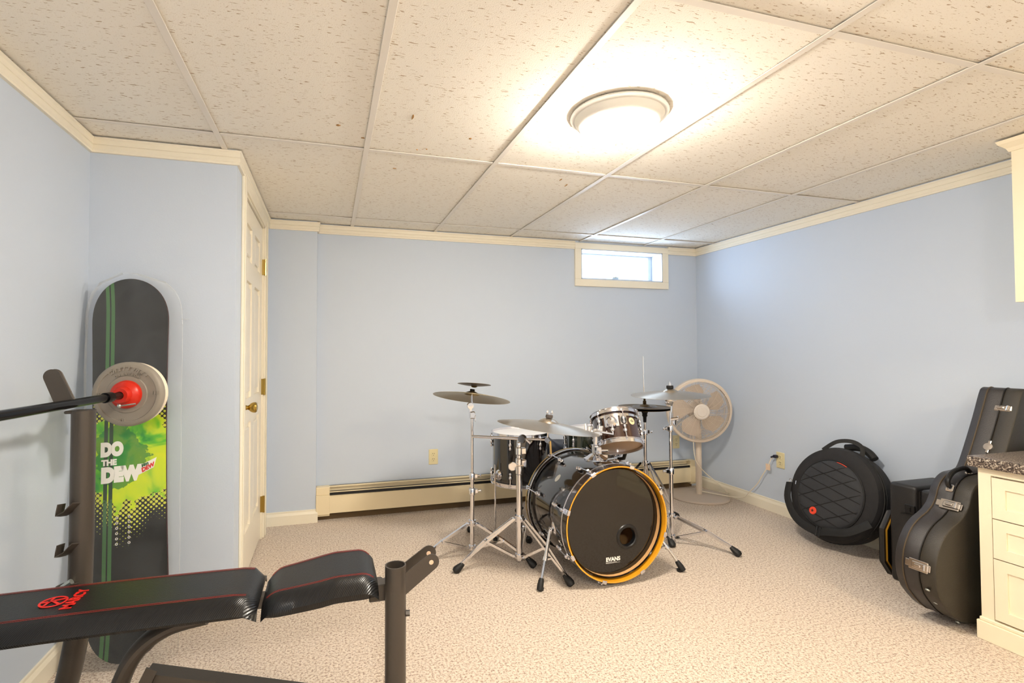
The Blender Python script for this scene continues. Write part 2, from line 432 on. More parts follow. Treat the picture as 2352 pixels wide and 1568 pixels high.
w = MB().box((XD-.1, YC+.09, 0), (XD, DY0-.02, H+.1)); w.box((XD-.1, DY1+.02, 0), (XD, YS+.06, H+.1)); w.box((XD-.1, DY0-.02, DZ+.02), (XD, DY1+.02, H+.1))
struct('wall_door_side', w, 'wall_paint', smooth=0)
struct('closet_light_block', MB().box((XD-.2, YC+.09, 0), (XD-.14, YB, H+.1)), 'wall_paint', smooth=0)  # added backing behind the door, blocks light leaking in under it
struct('wall_jog', MB().box((XD-.1, YS, 0), (XJ, YB+.1, H+.1)), 'wall_paint', smooth=0)
# ceiling: tiles laid in a metal grid
ce = struct('ceiling', MB().box((XL-.2, YR-.2, H+.06), (XR+.2, YB+.3, H+.12)), 'plenum', smooth=0)
X0, Y0 = -.453, 3.531
xs = [X0+.61*i for i in range(-1, 7)]; ys = [Y0-1.22*i for i in range(0, 6)]
xe = [XL-.6]+[x for x in xs if XL < x < XR]+[XR+.6]; xe[0] = XL-.01; xe[-1] = XR+.01
yy = [YB+.01]+[y for y in ys if y > YR]+[YR-.01]
me_cache = {}
for i in range(len(xe)-1):
    for j in range(len(yy)-1):
        a, b = xe[i], xe[i+1]; c, d = yy[j+1], yy[j]
        key = (round(b-a, 3), round(d-c, 3), i == 5 and j == 2)
        zz = H+.007
        if (i, j) == (5, 3): key = key+('t',)
        if key not in me_cache:
            hw, hd = (b-a)/2-.004, (d-c)/2-.004
            o = build('ceiling_tile', MB().box((-hw, -hd, 0), (hw, hd, .014), .002), 'ceiling_tile_turned' if 't' in key else 'ceiling_tile_fissured', None, smooth=0)
            me_cache[key] = o.data
        else:
            o = bpy.data.objects.new('ceiling_tile', me_cache[key]); COL.objects.link(o)
        o.parent = ce; o.location = ((a+b)/2, (c+d)/2, zz+random.uniform(0, .0015))
for x in xs:
    if XL+.05 < x < XR-.05:
        y1 = YC-.002 if x < XD else YB-.002
        m = MB().box((x-.012, YR, H), (x+.012, y1, H+.0025), .0008); m.box((x-.0015, YR, H+.002), (x+.0015, y1, H+.04))
        build('ceiling_main_rail', m, 'grid_metal', ce, smooth=0)
for j, y in enumerate(ys):
    if y < YR: continue
    for i in range(len(xe)-1):
        a, b = xe[i]+(.012 if i else .01), xe[i+1]-(.012 if i < len(xe)-2 else .01)
        if y > YC and b < XD+.02: continue
        if y > YC and a < XD: a = XD
        m = MB().box((a, y-.012, H+.0008), (b, y+.012, H+.003), .0008); m.box((a, y-.0015, H+.002), (b, y+.0015, H+.03))
        build('ceiling_cross_rail', m, 'grid_metal', ce, smooth=0)
# scuffs and chips in the tiles
for k, (x, y, lx, ly) in enumerate(((.309, 1.945, .004, .026), (.578, 2.078, .006, .007), (.031, 2.099, .009, .006), (.134, 2.196, .010, .003), (.378, 2.257, .005, .004), (.419, 2.24, .004, .003), (.310, 2.52, .009, .003), (1.18, 2.445, .003, .014), (1.248, 2.52, .003, .02))):
    pts = [(lx*cos(2*pi*i/9)*random.uniform(.6, 1.2), ly*sin(2*pi*i/9)*random.uniform(.6, 1.2)) for i in range(9)]
    build('tile_chip', MB(Matrix.Translation((x, y, H+.0045))).prism(pts, 0, .003), 'chip_brown', ce, smooth=0)
# crown boards (two-step profile)
def run(name, p, q, nrm, e0, e1, prof, m='trim_paint', par=None):
    """board from p to q (xy), profile [(offset,z)] standing off along nrm"""
    p = V((*p, 0)); q = V((*q, 0)); nv = V((*nrm, 0)); k = len(prof)
    dv = (q-p).normalized()
    vs = [p+nv*o+V((0, 0, z))-dv*(o*e0) for o, z in prof]+[q+nv*o+V((0, 0, z))+dv*(o*e1) for o, z in prof]
    fs = [tuple(range(k)), tuple(range(2*k-1, k-1, -1))]+[(i, (i+1) % k, k+(i+1) % k, k+i) for i in range(k)]
    return struct(name, MB().add(vs, fs), m, par, smooth=0)
cp = [(0, H-.064), (.012, H-.064), (.012, H-.056), (.016, H-.05), (.016, H-.034), (.013, H-.032), (.016, H-.030), (.016, H-.012), (.020, H-.008), (.020, H-.0008), (0, H-.0008)]
run('trim_1', (XL, YR), (XL, YC), (1, 0), 0, -1, cp)
run('trim_2', (XL, YC), (XD, YC), (0, -1), -1, 1, cp)
run('trim_3', (XD, YC), (XD, YS), (1, 0), 1, -1, cp)
run('trim_4', (XD, YS), (XJ, YS), (0, -1), -1, 1, cp)
run('trim_5', (XJ, YS), (XJ, YB), (1, 0), 1, -1, cp)
run('trim_6', (XJ, YB), (1.934, YB), (0, -1), -1, 0, cp)
run('trim_7', (2.829, YB), (XR, YB), (0, -1), 0, -1, cp)
run('trim_8', (XR, YB), (XR, 1.478), (-1, 0), -1, 0, cp)
bp_ = [(0, 0), (.013, 0), (.013, .062), (.009, .072), (.006, .078), (.006, .088), (0, .09)]
run('baseboard_left', (XL, YR), (XL, YC), (1, 0), 0, -1, bp_)
run('baseboard_closet', (XL, YC), (XD, YC), (0, -1), -1, 1, bp_)
run('baseboard_jog', (XD, YS), (XJ, YS), (0, -1), 0, 1, bp_)
run('baseboard_right', (XR, YB), (XR, 1.456), (-1, 0), 0, 0, bp_)
# door with casing
d1 = sempty('door_1', (XD, DY0, 0))
m = MB(); TH = .035; XF = XD-.008
sty = [(DY0, DY0+.105), (DY0+.325, DY0+.435), (DY1-.105, DY1)]
rails = [(.012, .235), (.80, .93), (1.55, 1.66), (DZ-.115, DZ-.005)]
for a, b in sty: m.box((XF-TH, a, .012), (XF, b, DZ-.005))
for a, b in rails:
    for q in range(2): m.box((XF-TH, sty[q][1], a), (XF, sty[q+1][0], b))
build('door_leaf', m, 'door_paint', d1, smooth=0)
for q in range(2):
    for k in range(3):
        ya, yb = sty[q][1], sty[q+1][0]; za, zb = rails[k][1], rails[k+1][0]
        p = MB().box((XF-TH+.008, ya, za), (XF-.012, yb, zb)); 
        p.box((XF-.014, ya+.028, za+.028), (XF-.003, yb-.028, zb-.028), .010)
        build('door_panel', p, 'door_paint', d1, smooth=0)
for z in (.215, .955, 1.715):
    h = MB().box((XD-.012, DY1-.001, z-.05), (XD+.013, DY1+.022, z+.05), .002); h.cyl((XD+.012, DY1+.004, z-.052), (XD+.012, DY1+.004, z+.052), .006, n=8)
    ho = build('hinge', h, 'brass', d1)
    build('hinge_knuckle', MB().box((XD+.0145, DY1+.010, z-.03), (XD+.0165, DY1+.017, z-.008)).box((XD+.0145, DY1+.010, z+.008), (XD+.0165, DY1+.017, z+.03)), 'brass_dark', ho, smooth=0)
kz, ky = .895, DY0+.062
Mk = ax((XF, ky, kz), (1, 0, 0))
build('door_knob', MB().lathe([(0, 0), (.032, 0), (.030, .006), (.013, .010), (.010, .022), (.014, .028), (.022, .036), (.026, .046), (.027, .056), (.022, .064), (.01, .067), (0, .067)], 24, Mk), 'brass', d1)
cas = MB()
def casing(a, b, c, d):
    cas.box((XD, a, c), (XD+.016, b, d), .003); cas.box((XD+.016, a+.012, c), (XD+.022, b-.03 if b-a < .3 else b-.012, d), .002)
cas.box((XD-.1, DY0-.02, 0), (XD+.002, DY0-.002, DZ+.018)); cas.box((XD-.1, DY1+.002, 0), (XD+.002, DY1+.02, DZ+.018)); cas.box((XD-.1, DY0-.02, DZ), (XD+.002, DY1+.02, DZ+.018))
cas.box((XD, DY0-.095, 0), (XD+.014, DY0-.012, H-.05), .003); cas.box((XD+.014, DY0-.09, 0), (XD+.019, DY0-.045, H-.06), .002)
cas.box((XD, DY1+.012, 0), (XD+.014, DY1+.095, H-.05), .003); cas.box((XD+.014, DY1+.045, 0), (XD+.019, DY1+.09, H-.06), .002)
cas.box((XD, DY0-.012, DZ+.01), (XD+.014, DY1+.012, H-.05), .003)
struct('trim_9', cas, 'trim_paint', smooth=0)
# window
win = sempty('window_1', (2.38, YB, 1.89))
m = MB()
ox0, ox1, oz0, oz1 = 1.934, 2.829, 1.712, 2.07
y0, y1 = YB-.018, YB
for a, b in (((ox0, y0, oz0), (ox1, y1, WZ0)), ((ox0, y0, WZ1), (ox1, y1, oz1)), ((ox0, y0, WZ0), (WX0, y1, WZ1)), ((WX1, y0, WZ0), (ox1, y1, WZ1))): m.box(a, b, .002)
build('window_casing', m, 'trim_paint', win, smooth=0)
m = MB(); yg = YB+.15
for a, b in (((WX0, YB-.016, WZ0), (WX1, yg+.04, WZ0+.008)), ((WX0, YB-.016, WZ1-.008), (WX1, yg+.04, WZ1)), ((WX0, YB-.016, WZ0), (WX0+.008, yg+.04, WZ1)), ((WX1-.008, YB-.016, WZ0), (WX1, yg+.04, WZ1))): m.box(a, b)
build('window_jamb', m, 'window_vinyl', win, smooth=0)
m = MB(); s_ = .03
for a, b in (((WX0+.008, yg-.02, WZ0+.008), (WX1-.008, yg+.02, WZ0+.008+s_)), ((WX0+.008, yg-.02, WZ1-.02), (WX1-.008, yg+.02, WZ1-.008)), ((WX0+.008, yg-.02, WZ0+.03), (WX0+.03, yg+.02, WZ1-.02)), ((WX1-.045, yg-.02, WZ0+.03), (WX1-.008, yg+.02, WZ1-.02))): m.box(a, b, .003)
sa = build('window_sash', m, 'window_vinyl', win, smooth=0)
build('pane', MB().box((WX0+.03, yg-.003, WZ0+.036), (WX1-.045, yg+.001, WZ1-.02)), 'window_glass', sa, smooth=0)
build('latch', MB().box((2.36, yg-.04, WZ0+.034), (2.42, yg-.018, WZ0+.05), .004).cyl((2.39, yg-.035, WZ0+.05), (2.39, yg-.035, WZ0+.062), .006), 'steel_light', sa)

# ------------------------------------------------------------------ ceiling lights
def ceiling_light(x, y, label, glass):
    t = thing('ceiling_light', label, 'ceiling light', (x, y, H))
    M = Matrix.Translation((x, y, 0))
    build('mounting_pan', MB().lathe([(0, H), (.182, H), (.184, H-.006), (.178, H-.010), (.168, H-.014), (.156, H-.034), (.146, H-.046), (.140, H-.048), (.136, H-.040), (0, H-.038)], 48, M), 'fixture_white', t)
    pr = [(.139*cos(a), H-.047-.062*sin(a)) for a in [pi/2*i/12 for i in range(13)]]; pr[-1] = (0, pr[-1][1])
    build('glass_bowl', MB().lathe(pr, 32, M), glass, t)
    zb = H-.109
    build('finial', MB().lathe([(0, zb+.002), (.018, zb+.001), (.017, zb-.005), (.007, zb-.009), (.005, zb-.014), (.007, zb-.019), (.004, zb-.026), (0, zb-.028)], 16, M), 'fixture_white', t)
    return t
ceiling_light(1.066, 1.70, 'glowing frosted glass dome light flush on the tiled ceiling', 'lamp_glass')
ceiling_light(2.15, -.55, 'added warm flush fill light on the ceiling over the desk side of the room', 'fill_glass_warm')  # unseen dome added behind the camera to brighten the room
ceiling_light(.1, -1.0, 'added flush fill light on the ceiling behind the weight bench side', 'fill_glass_neutral')  # second unseen dome, added as neutral fill

# ------------------------------------------------------------------ heater and outlets
hx0, hx1, hy = -.0825, 3.045, 3.70
t = thing('baseboard_heater', 'long cream baseboard heater with dark top slots along the back wall', 'heater', (1.5, YB, 0))
build('back_plate', MB().box((hx0, YB-.012, .03), (hx1, YB-.001, .232)).box((hx0, hy+.036, .224), (hx1, YB-.001, .232)), 'heater_cream', t, smooth=0)
build('front_panel', MB().box((hx0+.09, hy, .052), (hx1-.05, hy+.004, .172), .002).box((hx0+.09, hy, .168), (hx1-.05, hy+.012, .174)), 'heater_cream', t, smooth=0)
build('heating_element', MB().box((hx0+.05, hy+.012, .09), (hx1-.05, YB-.0125, .196)), 'heater_dark', t, smooth=0)
build('toe_shade_strip', MB().box((hx0+.01, YB-.020, .0), (hx1-.01, YB-.0126, .09)), 'toe_shade_brown', t, smooth=0)  # brown strip painted in for the shade under the heater
build('damper_strip', MB().box((hx0+.09, hy+.002, .196), (hx1-.05, hy+.012, .201)), 'heater_cream', t, smooth=0)
for a, b in ((hx0, hx0+.092), (hx1-.052, hx1)):
    build('end_cap', MB().box((a, hy-.003, .045), (b, YB-.003, .180), .003).box((a, hy+.004, .178), (b, YB-.0025, .2345), .004).box((a+.001, hy+.006, .035), (b-.001, YB-.01, .05)), 'heater_cream', t, smooth=0)
def outlet(c, nrm, label):
    n = V(nrm); x = V((0, 0, 1)).cross(n).normalized()
    M = Matrix.Translation(V(c)) @ Matrix((x, V((0, 0, 1)), n)).transposed().to_4x4()
    t = thing('wall_outlet', label, 'outlet', c)
    build('cover_plate', MB(M).box((-.035, -.057, 0), (.035, .057, .006), .003), 'ivory_plate', t, smooth=0)
    for s in (-1, 1):
        r = build('receptacle', MB(M).lathe([(0, .0075), (.0155, .0075), (.017, .006), (.017, .004)], 16, Matrix.Translation((0, s*.020, 0))), 'ivory_plate', t)
        m = MB(M)
        for dx in (-.006, .006): m.box((dx-.0013, s*.02+.001, .0074), (dx+.0013, s*.02+.009, .0082))
        m.cyl((0, s*.02-.008, .0074), (0, s*.02-.008, .0082), .0025, n=8)
        build('slot', m, 'slot_dark', r, smooth=0)
    build('screw', MB(M).cyl((0, 0, .006), (0, 0, .0078), .003, n=8), 'ivory_plate', t)
    return M
outlet((.755, YB, .388), (0, -1, 0), 'ivory double outlet on the back wall above the heater, left of the drums')
outlet((2.895, YB, .39), (0, -1, 0), 'ivory wall plate in the corner, partly hidden behind the fan')
MO = outlet((XR, 2.915, .388), (-1, 0, 0), 'ivory outlet on the right wall with the dark plug in it')

# ------------------------------------------------------------------ drum kit
def drum(t, M, R, h, shell, nl, top='drum_head_white', bot='drum_head_clear', hoop='hoop_chrome', lug_z=None, ph=0, rods=True, lugs_bot=True):
    """z=0 bottom head plane, z=h top head plane"""
    build('shell', MB(M).lathe([(R, .012), (R, h-.012), (R-.008, h-.004), (R-.008, .004)], 48, close=True), shell, t)
    for nm, z, s in (('top_hoop', h, 1), ('bottom_hoop', 0, -1)):
        pr = [(R+.003, z-s*.014), (R+.013, z-s*.014), (R+.013, z-s*.011), (R+.007, z-s*.009), (R+.006, z+s*.007), (R+.011, z+s*.009), (R+.011, z+s*.011), (R+.002, z+s*.010), (R+.002, z-s*.013)]
        build(nm, MB(M).lathe(pr, 56, close=True), hoop, t)
    build('top_head', MB(M).lathe([(0, h+.001), (R-.012, h), (R, h-.002), (R+.002, h-.008), (0, h-.003)], 40), top, t)
    build('bottom_head', MB(M).lathe([(0, -.001), (R-.012, 0), (R, .002), (R+.002, .008), (0, .003)], 40), bot, t)
    for k in range(nl):
        for s in (1, -1):
            if s < 0 and not lugs_bot: continue
            a = ph+2*pi*k/nl+(0 if s > 0 else 0)
            F = M @ Matrix.Rotation(a, 4, 'Z') @ Matrix.Translation((R, 0, h-.065 if s > 0 else .065)) @ Matrix.Diagonal((1, 1, s, 1))
            m = MB(F); m.sphere((.008, 0, .012), .012, 10, (.9, .85, 1.1)); m.sphere((.008, 0, -.012), .010, 10, (.9, .85, 1)); m.cyl((.008, 0, -.01), (.008, 0, .012), .006, n=8)
            lo = build('lug', m, hoop, t)
            m = MB(F).cyl((.010, 0, .015), (.0105, 0, .058), .003, n=6); m.box((.006, -.006, .046), (.017, .006, .056), .002); m.cyl((.0105, 0, .055), (.0105, 0, .066), .0035, n=6)
            build('tension_rod', m, hoop, lo)
# bass drum
BC = V((1.395, 2.262, .308)); BA = V((.02, -1, 0)).normalized(); BR = .278; BL = .50
MBd = ax(BC-BA*BL, BA, (1, 0, 0))      # local z points to the camera-side head, z=BL at the front rim; local y is up or down
if (MBd.to_3x3() @ V((0, 1, 0))).z < 0: MBd = MBd @ Matrix.Rotation(pi, 4, 'Z')
t = thing('bass_drum', 'large black bass drum with yellow maple front hoop and vented black head', 'drum', (BC.x, BC.y+.25, 0))
build('shell', MB(MBd).lathe([(BR, .045), (BR, BL-.045), (BR-.008, BL-.02), (BR-.008, .02)], 72, close=True), 'shell_black', t)
for nm, a, b in (('front_hoop', BL-.058, BL), ('rear_hoop', .045, 0)):
    m = MB(MBd); s = 1 if b > a else -1
    m.lathe([(BR+.004, a), (BR+.014, a), (BR+.014, b-s*.003), (BR+.011, b)], 72)
    m.lathe([(BR+.004, a), (BR+.004, b-s*.001), (BR+.011, b)], 72)
    m.mi = [0]*(72*3)+[1]*(72*2)
    m2 = m
    ho = build(nm, m2, ['hoop_dark', 'hoop_maple'] if s > 0 else ['hoop_dark', 'hoop_dark'], t)
    build('hoop_inlay', MB(MBd).lathe([(BR+.0142, a+s*.004), (BR+.0156, a+s*.006), (BR+.0156, a+s*.012), (BR+.0142, a+s*.014)], 72), 'hoop_chrome', ho)
    if s < 0: build('hoop_inlay', MB(MBd).lathe([(BR+.0142, b+.004), (BR+.0156, b+.006), (BR+.0156, b+.010), (BR+.0142, b+.012)], 72), 'gold_tape', ho)
# front head with an offset port
hc = V((.085, -.088)); hr = .046; n = 72; zf = BL-.052; vs = []; fs = []
for i in range(n):
    a = 2*pi*i/n; vs.append((BR*cos(a)+.0*BR, BR*sin(a), zf))
for i in range(n):
    a = 2*pi*i/n; vs.append((hc.x+(hr+.018)*cos(a), hc.y+(hr+.018)*sin(a), zf+.002))
fs = [(i, (i+1) % n, n+(i+1) % n, n+i) for i in range(n)]
fh = build('front_head', MB(MBd).add(vs, fs), 'drum_head_black', t)
Mp = MBd @ Matrix.Translation((hc.x, hc.y, zf))
build('port_ring', MB(Mp).lathe([(hr+.020, .001), (hr+.016, .006), (hr+.004, .007), (hr, .003), (hr, -.02)], 40), 'black_plastic', fh)
build('logo', MB(MBd).box((-.042, -.2105, zf+.0008), (.040, -.2095, zf+.0016)).box((-.042, -.2065, zf+.0008), (.022, -.2055, zf+.0016)), 'white_print', fh, smooth=0)
text('logo_lettering', 'EVANS', .0275, MBd @ Matrix.Translation((0, -.192, zf+.0012)), 'white_print', fh, offset=.0013, space=1.0, sx=1.0)
build('rear_head', MB(MBd).lathe([(0, .026), (BR, .028)], 72), 'drum_head_white', t)
build('inner_lining', MB(MBd).lathe([(BR-.0095, .03), (BR-.0095, BL-.03)], 48), 'bass_inside', t)
for k in range(8):
    a = RD(22.5+45*k)+RD(6)
    for s, zz in ((1, BL), (-1, 0)):
        F = MBd @ Matrix.Rotation(a, 4, 'Z') @ Matrix.Translation((BR, 0, zz)) @ Matrix.Diagonal((1, 1, s, 1))
        m = MB(F).box((.002, -.013, .0), (.018, .013, .004), .0015).box((.014, -.013, -.05), (.020, .013, .003), .002).box((.016, -.008, -.052), (.034, .008, -.035), .004)
        c_ = build('claw_hook', m, 'hoop_chrome', t)
        m = MB(F).cyl((.026, 0, -.035), (.020, 0, -.135), .0032, n=6); m.cyl((.026, 0, -.018), (.026, 0, -.036), .005, n=6)
        build('tension_rod', m, 'hoop_chrome', c_)
        m = MB(F); m.sphere((.014, 0, -.135), .014, 10, (.9, .85, 1.2)); m.sphere((.012, 0, -.160), .011, 10)
        build('lug', m, 'hoop_chrome', t)
# oval badge and sticker on the left of the shell
def on_shell(ang, z, r=BR): return MBd @ Matrix.Rotation(RD(ang), 4, 'Z') @ Matrix.Translation((r, 0, z)) @ Matrix.Rotation(RD(90), 4, 'Y')
build('badge', MB(on_shell(138, .245, BR+.0004) @ Matrix.Diagonal((.75, 1.0, 1, 1))).lathe([(0, .0015), (.022, .001), (.023, 0)], 24), 'white_print', t)
text('sticker', 'LR', .03, on_shell(203, .37, BR+.001) @ Matrix.Rotation(RD(-90), 4, 'Z'), 'white_print', t, offset=.001)
# spurs
for s, foot, top in ((-1, (1.006, 2.337), (1.128, 2.43, .262)), (1, (1.800, 2.324), (1.664, 2.42, .235))):
    F = V((foot[0], foot[1], .0)); P = V(top)
    sp = MB(); nx = V((s, 0, -.15)).normalized()
    sp.lathe([(0, .02), (.02, .018), (.034, .006), (.036, -.004), (0, -.006)], 20, ax(P-nx*.004, nx) @ Matrix.Diagonal((1.0, 1.3, 1, 1)))
    sp.cyl(P+nx*.015, P+nx*.034, .011, n=12); sp.cyl(P+nx*.022+V((0, -.02, 0)), P+nx*.022+V((0, .02, 0)), .006)
    sb = build('spur_bracket', sp, 'chrome', t)
    A = P+nx*.026; B = F+V((0, 0, .035))
    so = build('spur_leg', MB().cyl(A, A.lerp(B, .55), .0095, n=12).cyl(A.lerp(B, .5), B, .0062, n=10), 'chrome', t)
    build('spur_clamp', MB().cyl(A.lerp(B, .53), A.lerp(B, .60), .013, n=12).box(A.lerp(B, .565)+V((-s*.03, -.006, -.006)), A.lerp(B, .565)+V((0, .006, .006)), .002), 'chrome', so)
    d = (B-A).normalized()
    build('spur_foot', MB().lathe([(0, -.035), (.014, -.033), (.016, -.012), (.014, .010), (.011, .022), (0, .022)], 14, ax(B, -d) @ Matrix.Diagonal((1, 1, 1, 1))).lathe([(0, 0), (.013, 0), (.016, .012), (0, .014)], 14, Matrix.Translation((F.x, F.y, 0))), 'rubber', so)
# mount on top of bass drum: base cup, post, two arms
t2 = t
Pm = V((1.405, 2.50, BC.z+BR))
build('tom_mount_base', MB().lathe([(0, -.02), (.062, -.02), (.064, .004), (.050, .012), (.030, .026), (.022, .03), (.022, .075), (.018, .078), (0, .078)], 28, Matrix.Translation(Pm)).box(Pm+V((-.016, -.04, .03)), Pm+V((.016, -.015, .07)), .004).cyl(Pm+V((.0, -.03, .05)), Pm+V((.05, -.04, .05)), .007), 'chrome', t)
build('mount_post', MB().cyl(Pm+V((0, 0, .06)), Pm+V((0, 0, .165)), .0125, n=16), 'chrome', t)
# rack tom
n_ = V((.10, .44, .89)).normalized(); Cb = V((1.572, 2.535, .638)); RH = .176
Mt = ax(Cb, n_, (1, 0, 0))
t = thing('rack_tom', 'brown rack tom tilted back above the bass drum, round cream badge', 'drum', (Cb.x, Cb.y, Cb.z))
drum(t, Mt, .127, RH, 'shell_brown', 6, ph=RD(-100))
# suspension bracket plates hugging the shell
def band(F, R, a0, a1, z0, z1, n=14, th=.003):
    vs = []; fs = []
    for i in range(n+1):
        a = a0+(a1-a0)*i/n
        for r, z in ((R, z0), (R+th, z0), (R+th, z1), (R, z1)): vs.append((r*cos(a), r*sin(a), z))
    for i in range(n):
        for k in range(4): l = (k+1) % 4; fs.append((i*4+k, i*4+l, i*4+4+l, i*4+4+k))
    fs += [(0, 1, 2, 3), (n*4+3, n*4+2, n*4+1, n*4)]
    return vs, fs
m = MB(Mt); m.add(*band(None, .130, RD(-168), RD(-35), RH-.040, RH-.026)); m.add(*band(None, .1305, RD(-146), RD(-112), RH-.098, RH-.034)); m.add(*band(None, .1302, RD(-108), RD(-92), RH-.09, RH-.034, 6))
build('suspension_bracket', m, 'chrome', t)
m = MB(Mt); a = RD(-128)
P1 = V((.15*cos(a), .15*sin(a), RH-.075))
m.lathe([(0, .014), (.02, .012), (.03, 0), (.031, -.016), (0, -.018)], 20, ax(P1, (cos(a), sin(a), 0)))
m.cyl(P1+V((0, 0, -.02)), P1+V((0, 0, .04)), .008, n=10); m.cyl(P1, P1+V((.03*cos(a), .03*sin(a), .03)), .007)
build('mount_clamp', m, 'chrome', t)
F = Mt @ Matrix.Rotation(RD(-76), 4, 'Z') @ Matrix.Translation((.127, 0, RH*.62)) @ Matrix.Rotation(RD(90), 4, 'Y')
bd = build('badge', MB(F).lathe([(0, .0016), (.019, .0012), (.0205, 0)], 28), 'cream_badge', t)
build('badge_print', MB(F).box((-.002, -.011, .0014), (.002, .011, .0022)).box((-.010, -.006, .0012), (-.008, .006, .002)).box((.006, -.003, .0014), (.008, .003, .002)), 'slot_dark', bd, smooth=0)
for k in range(6):
    F = Mt @ Matrix.Rotation(RD(-100)+2*pi*k/6, 4, 'Z') @ Matrix.Translation((.1305, 0, RH-.065)) @ Matrix.Rotation(RD(90), 4, 'Y') @ Matrix.Diagonal((1.5, 1, 1, 1))
    build('lug_gasket', MB(F).lathe([(0, .004), (.016, .004), (.0175, 0)], 20), 'rubber', t)
# arm belonging to the bass drum mount that reaches the tom clamp
P1w = Mt @ (P1+V((.012*cos(a), .012*sin(a), 0))); Pp = Pm+V((0, 0, .145))
t = t2
m = MB().tube([Pp, Pp+V((.02, -.03, .005)), P1w+V((.0, -.02, -.07)), P1w+V((0, -.012, -.02))], .0075, 10)
m.sphere(Pp+V((.0, 0, .0)), .021, 12); m.box(Pp+V((-.03, -.03, -.018)), Pp+V((.03, .01, .012)), .006); m.cyl(Pp+V((-.06, -.02, 0)), Pp+V((.06, -.02, 0)), .006)
m.sphere(P1w+V((0, -.016, -.045)), .012)
build('tom_arm', m, 'chrome', t)
m = MB().cyl(Pp+V((-.035, 0, -.02)), Pp+V((-.035, 0, .035)), .018, n=14); m.tube([Pp+V((-.03, 0, 0)), Pp+V((-.055, .0, .0)), Pp+V((-.06, 0, .05))], .008, 8); m.cyl(Pp+V((.03, 0, -.01)), Pp+V((.03, 0, .035)), .017, n=12)
build('arm_clamp', m, 'chrome', t)
# floor tom
FC = V((1.195, 3.10, 0)); FR = .180; fz0, fz1 = .342, .650
t = thing('floor_tom', 'dark floor tom with a white head and three chrome legs behind the boom stand', 'drum', FC)
drum(t, Matrix.Translation((FC.x, FC.y, fz0)), FR, fz1-fz0, 'shell_black', 6, ph=RD(-70))
for a in (200, 320, 75):
    d = V((cos(RD(a)), sin(RD(a)), 0)); P = FC+d*(FR+.028)
    m = MB().cyl((P.x, P.y, .03), (P.x, P.y, .47), .0055, n=10)
    lg = build('leg', m, 'chrome', t)
    Q = FC+d*FR
    m = MB().lathe([(0, .018), (.02, .014), (.028, 0), (0, -.002)], 16, ax((Q.x, Q.y, .40), d) @ Matrix.Diagonal((1, 1.2, 1, 1))).box(P+V((-.011, -.011, .385)), P+V((.011, .011, .415)), .003)
    e = d.cross(V((0, 0, 1))); m.cyl(P+V((0, 0, .40)), P+V((0, 0, .40))+d*.03+e*.0, .005); m.box(P+d*.03+V((-.004, -.004, .385)), P+d*.036+V((.004, .004, .415)), .002)
    build('leg_bracket', m, 'chrome', lg)
    build('leg_foot', MB().lathe([(0, 0), (.014, 0), (.015, .012), (.010, .045), (0, .047)], 12, Matrix.Translation((P.x, P.y, 0))), 'rubber', lg)
# snare on its stand, behind the bass drum
SC = V((1.64, 2.955, 0)); sz = .53
t = thing('snare_drum', 'dark glossy snare drum behind the rack tom on a basket stand', 'drum', (SC.x, SC.y, sz))
drum(t, Matrix.Translation((SC.x, SC.y, sz)), .170, .14, 'shell_green', 8, ph=RD(-160), bot='drum_head_clear')
t = thing('snare_stand', 'low chrome basket stand with black rubber tips under the snare', 'drum stand', SC)
def tripod(t, c, zu, zl, feet, r=.0125, double=True, m_='chrome'):
    c = V((c[0], c[1], 0))
    for f in feet:
        F = V((f[0], f[1], 0)); d = (F-c); L = d.length; d = d/L; e = V((-d.y, d.x, 0))
        A = c+d*(r+.016)+V((0, 0, zu)); E = F+V((0, 0, .040))-d*.02
        mid = A.lerp(E, .52)+V((0, 0, .008))
        m = MB(); off = .011 if double else 0
        for s in ((-1, 1) if double else (0,)):
            w_ = .004 if double else .014
            m.bar(A+e*s*off, mid+e*s*(off+.006), w_, .013); m.bar(mid+e*s*(off+.006), E+e*s*.003, w_, .013)
        lg = build('leg', m, m_, t)
        m = MB(); B = c+d*(r+.014)+V((0, 0, zl))
        for s in (-1, 1): m.bar(B+e*s*.007, mid-V((0, 0, .004))+e*s*.007, .003, .012)
        m.cyl(mid-e*.015, mid+e*.015, .005, n=8); m.cyl(A-e*.014, A+e*.014, .005, n=8); m.cyl(B-e*.012, B+e*.012, .004, n=8)
        build('leg_brace', m, m_, lg)
        k = MB(); Mx = ax(F+V((0, 0, .026))-d*.012, (d*.78-V((0, 0, .62))))
        k.lathe([(0, -.034), (.012, -.032), (.020, .0), (.022, .018), (.016, .030), (0, .032)], 10, Mx @ Matrix.Diagonal((1, .9, 1, 1)))
        build('rubber_foot', k, 'rubber', lg)
    M = Matrix.Translation(c)
    build('leg_collar', MB().lathe([(r-.001, zu-.016), (r+.009, zu-.016), (r+.009, zu+.016), (r-.001, zu+.016)], 18, M).box(c+V((-.006, -r-.03, zu-.008)), c+V((.006, -r, zu+.008)), .002), m_, t)
    build('leg_collar', MB().lathe([(r-.001, zl-.012), (r+.008, zl-.012), (r+.008, zl+.012), (r-.001, zl+.012)], 18, M), m_, t)
tripod(t, SC, .24, .06, [(SC.x+.26*cos(RD(a)), SC.y+.26*sin(RD(a))) for a in (20, 140, 260)], .011)
build('pole', MB().cyl(SC+V((0, 0, .05)), SC+V((0, 0, .47)), .011), 'chrome', t)
